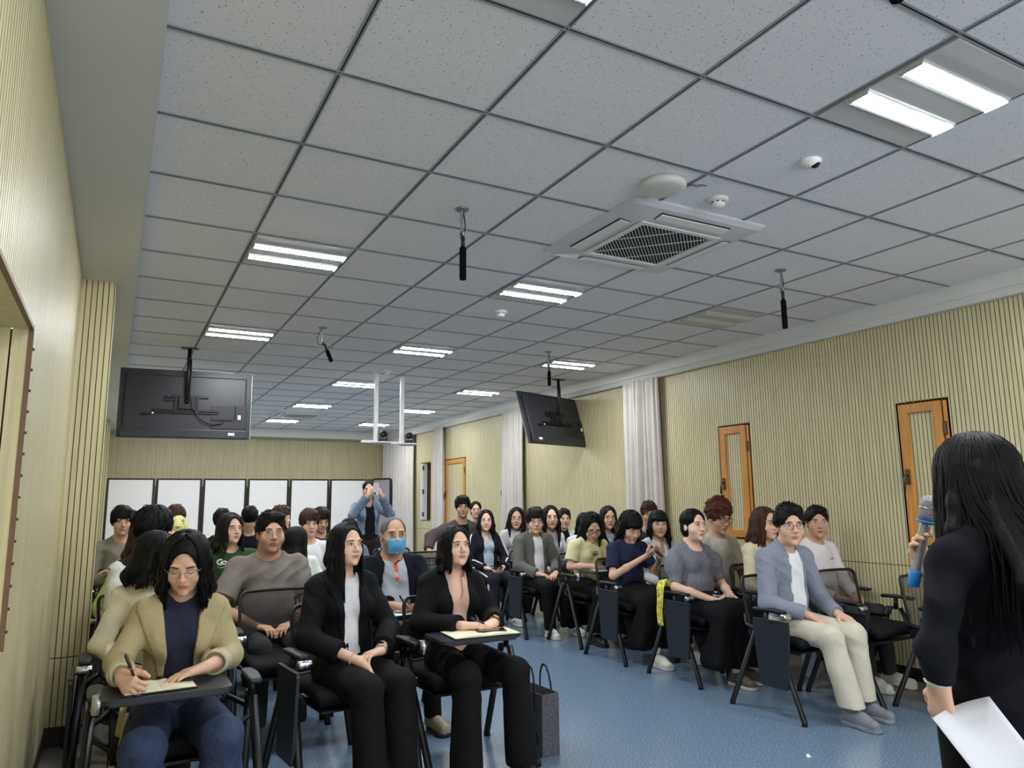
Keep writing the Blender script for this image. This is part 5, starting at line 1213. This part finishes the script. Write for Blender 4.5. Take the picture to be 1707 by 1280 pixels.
# caps
def cap(i, M, logo=None):
    mb = MB(); V = i['V3']; c0 = Vector((0, .016, .040)); rx, ry, rz_ = .093, .108, .092
    mb.grid(lambda u, v: V(c0+Vector((rx*math.cos(v*PI/2*.98)*math.sin(u*2*PI), -ry*math.cos(v*PI/2*.98)*math.cos(u*2*PI), rz_*math.sin(v*PI/2*.98)-.012*(1-v)))), 32, 10, M)
    for k in range(6):
        a = k*PI/3+PI/6; mb.tube([V(c0+Vector((rx*math.cos(p)*math.sin(a), -ry*math.cos(p)*math.cos(a), rz_*math.sin(p)))) for p in [j*.24 for j in range(7)]], .0012, M, n=4)
    mb.lathe([(.006, 0), (.006, .004), (.002, .006)], M, c=V(c0+Vector((0, 0, rz_))), n=10)
    o = mb.build('cap', i['root'])
    mb = MB(); mb.grid(lambda u, v: V(c0+Vector((rx*math.sin((u-.5)*2.2)*(1-.05*v), -ry*math.cos((u-.5)*2.2)-.070*v*math.cos((u-.5)*2.6), -.010-.020*v-.012*v*(2*u-1)**2))), 16, 6, M, thick=.003); mb.build('brim', o)
    if logo:
        mb = MB(); 
        for k in range(5):
            a = -.22+k*.11; q = [c0+Vector((rx*1.01*math.cos(.42+.06*math.sin(j*2+k))*math.sin(a+.03*j), -ry*1.012*math.cos(.42+.06*math.sin(j*2+k))*math.cos(a+.03*j), rz_*1.01*math.sin(.42+.09*math.sin(j*2+k)))) for j in range(4)]
            mb.tube([V(x) for x in q], .0018, logo, n=4)
        mb.tube([V(c0+Vector((rx*1.01*math.cos(.28)*math.sin(a), -ry*1.012*math.cos(.28)*math.cos(a), rz_*1.01*math.sin(.28)))) for a in (-.2, -.07, .07, .2)], .0014, logo, n=4)
        mb.build('cap_print', o)
cap(CAST['cap'], cloth('cap_yellow', (228, 224, 150), noise=(10, .04)), print_d); cap(CAST['darkhat'], cloth('cap_dark', (48, 56, 66)))
def cuff(i, side, M, t, r=.046, w_=.011):
    a = i['A'][side]; e, w2 = Vector(a['e']), Vector(a['w']); c = e.lerp(w2, t); d = (w2-e).normalized(); u = d.orthogonal().normalized(); v = d.cross(u); vs = []; n = 20
    prof = [(-.026, r), (-.024, r+.006), (.018, r+.004), (.022, r-.002), (.018, r-.006)]
    for z, rr in prof: vs += [c+d*z+(u*math.cos(2*PI*k/n)+v*math.sin(2*PI*k/n))*rr*(1+.05*math.sin(3*2*PI*k/n)) for k in range(n)]
    mb = MB(); mb.add(vs, [(j*n+k, j*n+(k+1) % n, (j+1)*n+(k+1) % n, (j+1)*n+k) for j in range(len(prof)-1) for k in range(n)], M, True); mb.build('sleeve_cuff', i['root'])
lin = cloth('lining_cream', (188, 178, 152), noise=(60, .15)); cuff(CAST['P1'], 1, lin, .60, .046); cuff(CAST['P1'], -1, lin, .82, .039)
i_ = CAST['P1']; mb = MB()
mb.grid(lambda u, v: (-.185-.035*v+.014*math.sin(u*9+2*v), .10-.26*u-.03*v, .60-.30*v-.05*u*v+.012*math.sin(7*u)), 14, 12, MATS['blazer_tan'], thick=.006); mb.build('jacket_tail', i_['root'])
# ------------------------------------------------------------------ loose things
pen_m = mat('pen_black', (26, 22, 24), rough=.25); cream_p = mat('cream_paper', (236, 228, 198), rough=.8, noise=(40, .03)); phone_m = mat('phone_body', (40, 40, 46), rough=.25); phone_w = mat('phone_case', (206, 204, 212), rough=.4)
def notebook(i, c, w_, d_, rz, label, M=cream_p, cover=black_m):
    r = thing('notebook', label, 'notebook', WL(i, c), i['rz']+rz); mb = MB(); mb.box((0, 0, .002), (w_+.008, d_+.008, .004), cover, bev=.001); mb.build('cover', r)
    for s in (-1, 1):
        mb = MB(); mb.grid(lambda u, v, s=s: (s*u*w_/2, (v-.5)*d_, .006+.007*math.sin(min(1, u*1.15)*PI)**.8*(1-u*.4)+.003*(1-u)), 10, 2, M, thick=.0 )
        mb.grid(lambda u, v, s=s: (s*w_/2*u, -d_/2, .0045+v*(.0015+.007*math.sin(min(1, u*1.15)*PI)**.8*(1-u*.4)+.003*(1-u))), 10, 2, M)
        mb.build('page_block', r)
    return r
def sheets(i, c, w_, d_, rz, label, n=3):
    r = thing('paper_sheets', label, 'papers', WL(i, c), i['rz']+rz); 
    for k in range(n):
        mb = MB(); mb.grid(lambda u, v: ((u-.5)*w_, (v-.5)*d_, .0008+k*.0012+.002*math.sin(u*3)*v), 4, 4, white_paper, thick=.0006); o = mb.build('sheet', r); o.rotation_euler.z = k*.05
    return r
def pen(p0, p1, label, M=pen_m):
    p0 = Vector(p0); p1 = Vector(p1); d = p1-p0; L_ = d.length; R = d.to_track_quat('Z', 'Y').to_matrix(); r = thing('pen', label, 'pen', p0)
    mb = MB(); mb.lathe([(.0005, 0), (.0012, .004), (.0042, .018)], chrome_m, rot=R, n=10); mb.build('nib', r)
    mb = MB(); mb.lathe([(.0042, .018), (.0050, .025), (.0052, L_*.62)], M, rot=R, n=12); mb.build('barrel', r)
    mb = MB(); mb.lathe([(.0058, L_*.60), (.0058, L_-.004), (.004, L_)], M, rot=R, n=12); mb.lathe([(.0062, L_*.60), (.0062, L_*.62)], chrome_m, rot=R, n=12); mb.build('cap', r)
def phone(c, rotz, tilt, label, M=phone_w, roll=0, lens=True):
    r = thing('smartphone', label, 'phone', c, 0); R = Matrix.Rotation(rotz, 3, 'Z') @ Matrix.Rotation(tilt, 3, 'X') @ Matrix.Rotation(roll, 3, 'Y')
    mb = MB(); mb.box((0, 0, 0), (.074, .155, .0085), M, rot=R, bev=.004); mb.build('phone_case', r)
    mb = MB(); mb.box(R @ Vector((0, 0, .0046)), (.068, .148, .001), mat('screen_glass', (22, 24, 32), rough=.08), rot=R); mb.build('screen', r)
    mb = MB(); mb.box(R @ Vector((-.018, .056, -.005)), (.026, .030, .003), phone_m, rot=R, bev=.001); mb.build('camera_bump', r)
def handc(i, s, a=.08, b=.02): A_ = i['A'][s]; return WL(i, np.asarray(A_['w'])+nv(A_['d'])*a+nv(A_['n'])*b)
P1, P3, OLD = CAST['P1'], CAST['P3'], CAST['old']
notebook(P1, (-.085, -.305, .719), .24, .165, .05, 'open cream notebook the person in the tan blazer is writing in')
notebook(P3, (-.02, -.315, .719), .36, .225, -.06, 'large open cream notebook in a black cover under folded hands')
sheets(OLD, (-.05, -.325, .719), .24, .19, .05, 'white papers on the writing tablet of the person in the blue mask')
sheets(CAST['yellow'], (-.05, -.315, .719), .24, .20, -.05, 'white papers on the writing tablet in front of the pale yellow tee')
a = P1['A'][-1]; q = np.asarray(a['w'])+nv(a['d'])*.075; pen(WL(P1, (q[0]+.035, q[1]-.02, .727)), WL(P1, (q[0]-.020, q[1]+.02, .86)), 'dark red capped pen writing in the cream notebook', mat('pen_maroon', (60, 26, 32), rough=.25))
a = OLD['A'][-1]; q = np.asarray(a['w'])+nv(a['d'])*.08; pen(WL(OLD, (q[0]+.03, q[1]-.02, .726)), WL(OLD, (q[0]-.035, q[1]-.01, .83)), 'black pen in the hand of the person in the blue mask')
a = P3['A'][-1]; q = np.asarray(a['w'])+nv(a['d'])*.06; pen(WL(P3, (q[0]+.06, q[1]-.04, .757)), WL(P3, (q[0]-.03, q[1]-.035, .800)), 'thin black pen held by the person in the black suit')
c = WL(P1, (-.02, -.225, .728)); phone(c, .5+P1['rz'], 0, 'dark smartphone under the left hand of the tan blazer', phone_m)
c = WL(P3, (.03, -.34, .7335)); phone(c, 1.3, 0, 'black smartphone lying on the open notebook below folded hands', phone_m)
ph = CAST['phone']; A1, A2 = ph['A'][1], ph['A'][-1]; m_ = (np.asarray(A1['w'])+np.asarray(A2['w']))/2+np.array([0, -.055, .055]); phone(WL(ph, m_), .2, .65, 'white-cased smartphone held up by the person in the navy polo')
bl = CAST['blouse']; phone(handc(bl, -1, .09, .022), 1.2, .1, 'smartphone in the lap of the person in the puff-sleeved blouse')
sp_ = CAST['stripe']; phone(WL(sp_, (-.01, -.22, .645)), 1.4, .1, 'smartphone in the hands of the person in the track jacket', phone_m)
mm = (np.asarray(PH['A'][1]['w'])+np.asarray(PH['A'][-1]['w']))/2; phone(WL(PH, (0, mm[1]-.05, mm[2]+.075)), PH['rz'], -PI/2, 'white smartphone held in front of the standing photographer')
# microphone of the speaker, held by the raised hand
A_ = SP['A'][-1]; hc_ = np.asarray(A_['w'])+nv(A_['d'])*.085+nv(A_['n'])*.022; axis = Vector(nv((-.16, .20, .95))); R0 = axis.to_track_quat('Z', 'Y').to_matrix()
r = thing('hand_microphone', 'silver hand microphone with blue rings in the raised hand of the speaker', 'microphone', WL(SP, hc_), SP['rz'])
blue_m = mat('mic_blue', (46, 134, 214), rough=.45); mesh_g = mat('mic_grille', (158, 156, 158), rough=.45, metal=.6, bump=(260, .6))
mb = MB(); mb.lathe([(.013, -.10), (.0145, -.09), (.0165, .06), (.0185, .075)], mat('mic_body', (176, 174, 178), rough=.35, metal=.5), rot=R0, n=20); mb.build('handle', r)
mb = MB(); mb.lathe([(.020, .078), (.0265, .095), (.0285, .118), (.0275, .138), (.020, .153), (.008, .159)], mesh_g, rot=R0, n=24); mb.lathe([(.0285, .116), (.0295, .118), (.0285, .121)], chrome_m, rot=R0, n=24); mb.build('grille_head', r)
mb = MB(); mb.lathe([(.019, .069), (.030, .071), (.031, .076), (.019, .079)], blue_m, rot=R0, n=8); mb.build('anti_roll_ring', r)
mb = MB(); mb.lathe([(.015, -.135), (.0185, -.130), (.0185, -.088), (.0155, -.082)], blue_m, rot=R0, n=20); mb.build('end_cap', r)
# the sheet of paper in the lowered hand
A_ = SP['A'][1]; hc_ = WL(SP, np.asarray(A_['w'])+nv(A_['d'])*.10+nv(A_['n'])*.012)
rt = Vector((.88, -.47, 0)); fw_ = Vector((.47, .88, 0))
mb = MB()
def pf(u, v):
    o = hc_+Vector((0, 0, .045)); bend = .075*math.sin(v*1.7); return o+rt*((u-.40)*.155+v*.125+.02*v*v)+Vector((0, 0, -1))*(v*.30-(u-.3)*.035*(1-v)+(1-u)*.015)+fw_*(-bend-.05-.10*v+.02*math.sin(u*3))
mb.grid(pf, 12, 14, white_paper, thick=.0006); tag(mb.build('paper_sheet'), 'curved white sheet of paper in the lowered hand of the speaker', 'paper')
mb = MB(); c = Vector(A_['e']).lerp(Vector(A_['w']), .965); d = (Vector(A_['w'])-Vector(A_['e'])).normalized(); u_ = d.orthogonal().normalized(); v_ = d.cross(u_)
mb.tube([c+(u_*math.cos(k*PI/8)+v_*math.sin(k*PI/8))*.030 for k in range(16)], .005, M_white, n=6, closed=True, flat=1); mb.build('shirt_cuff', SP['root'])
# felt tote bag on the floor
felt = cloth('felt_grey', (88, 88, 92), noise=(60, .25), bump=(90, .4)); r = thing('tote_bag', 'grey felt tote bag with black handles standing on the blue floor', 'bag', (2.22, 3.80, 0), deg(2))
W_, D_, H_ = .11, .27, .33; mb = MB()
for sx in (-1, 1): mb.box((sx*W_/2, 0, H_/2), (.005, D_, H_), felt)
for sy in (-1, 1): mb.box((0, sy*D_/2, H_/2), (W_, .005, H_), felt)
mb.box((0, 0, .004), (W_, D_, .008), felt); mb.box((0, 0, H_*.8), (W_-.01, D_-.01, .004), black_m); mb.build('bag_body', r)
for sx in (-1, 1):
    mb = MB(); mb.tube([(sx*(W_/2+.004), -.06, .23)]+[(sx*(W_/2+.004-.01*math.sin(t)), -.06*math.cos(t), .31+.15*math.sin(t)) for t in [k*PI/8 for k in range(9)]]+[(sx*(W_/2+.004), .06, .23)], .008, black_m, n=6, flat=.5); mb.build('handle', r)
mb = MB(); mb.tube([(-W_/2-.004, -.055+.038*math.cos(k*PI/10), .085+.038*math.sin(k*PI/10)) for k in range(20)], .0035, M_black, n=4, closed=True)
mb.tube([(-W_/2-.004, -.055+.018*math.cos(k*1.3), .085+.024*math.sin(k*1.7)) for k in range(7)], .0035, M_black, n=4); mb.build('emblem', r)
# yellow patterned scarf over the arm of the blouse wearer's chair
sc_m = cloth('scarf_yellow', (214, 208, 96), noise=(38, .45), bump=(30, .5)); b_ = CAST['blouse']; mb = MB()
def sf(u, v):
    t = v; x = -.300-.040*math.cos((t-.35)*PI)*0-.05*max(0, t-.45)*0; y = .08+.09*(u-.5)*(1-.35*t)+.012*math.sin(9*t); z = .705+.06*math.sin(min(1, t/.45)*PI)*(1-.3*u) if t < .45 else .705-(t-.45)/.55*.30
    x = -.27-.09*min(1, t/.45)+.010*math.sin(14*u+5*t) if t < .45 else -.362+.010*math.sin(14*u+6*t); return WL(b_, (x, y+.03, z))
mb.grid(sf, 14, 22, sc_m, thick=.004); tag(mb.build('scarf'), 'yellow patterned scarf hanging over the chair arm beside the puff-sleeved blouse', 'scarf')
mb = MB(); mb.grid(lambda u, v: (3.42+.03*u+.006*v, 2.94+.022*v, .002+.012*math.sin(u*PI)*v), 4, 3, white_paper, thick=.0006); tag(mb.build('paper_scrap'), 'tiny crumpled white paper scrap on the blue floor', 'paper')

# dark swoosh-shaped marks on the white sneakers
for key in ('greyj', 'stripe'):
    i_ = CAST[key]
    for s in (1, -1):
        fx, fy = i_['an'][s][0], i_['an'][s][1]
        for sd_ in (1, -1):
            pts = [(.030, .050), (.005, .044), (-.030, .046), (-.060, .056), (-.085, .070)]; vs = []; fs = []
            wd_ = [.002, .009, .008, .004, .001]
            for (yy_, z_), w2 in zip(pts, wd_):
                for q_ in (w2, -w2): vs.append((fx+.006*s+sd_*.0395, fy+yy_-.02, z_+q_))
            fs = [(2*k, 2*k+1, 2*k+3, 2*k+2) for k in range(4)]
            mb = MB(); mb.add(vs, fs, B_sh); mb.build('shoe_logo', i_['root'])
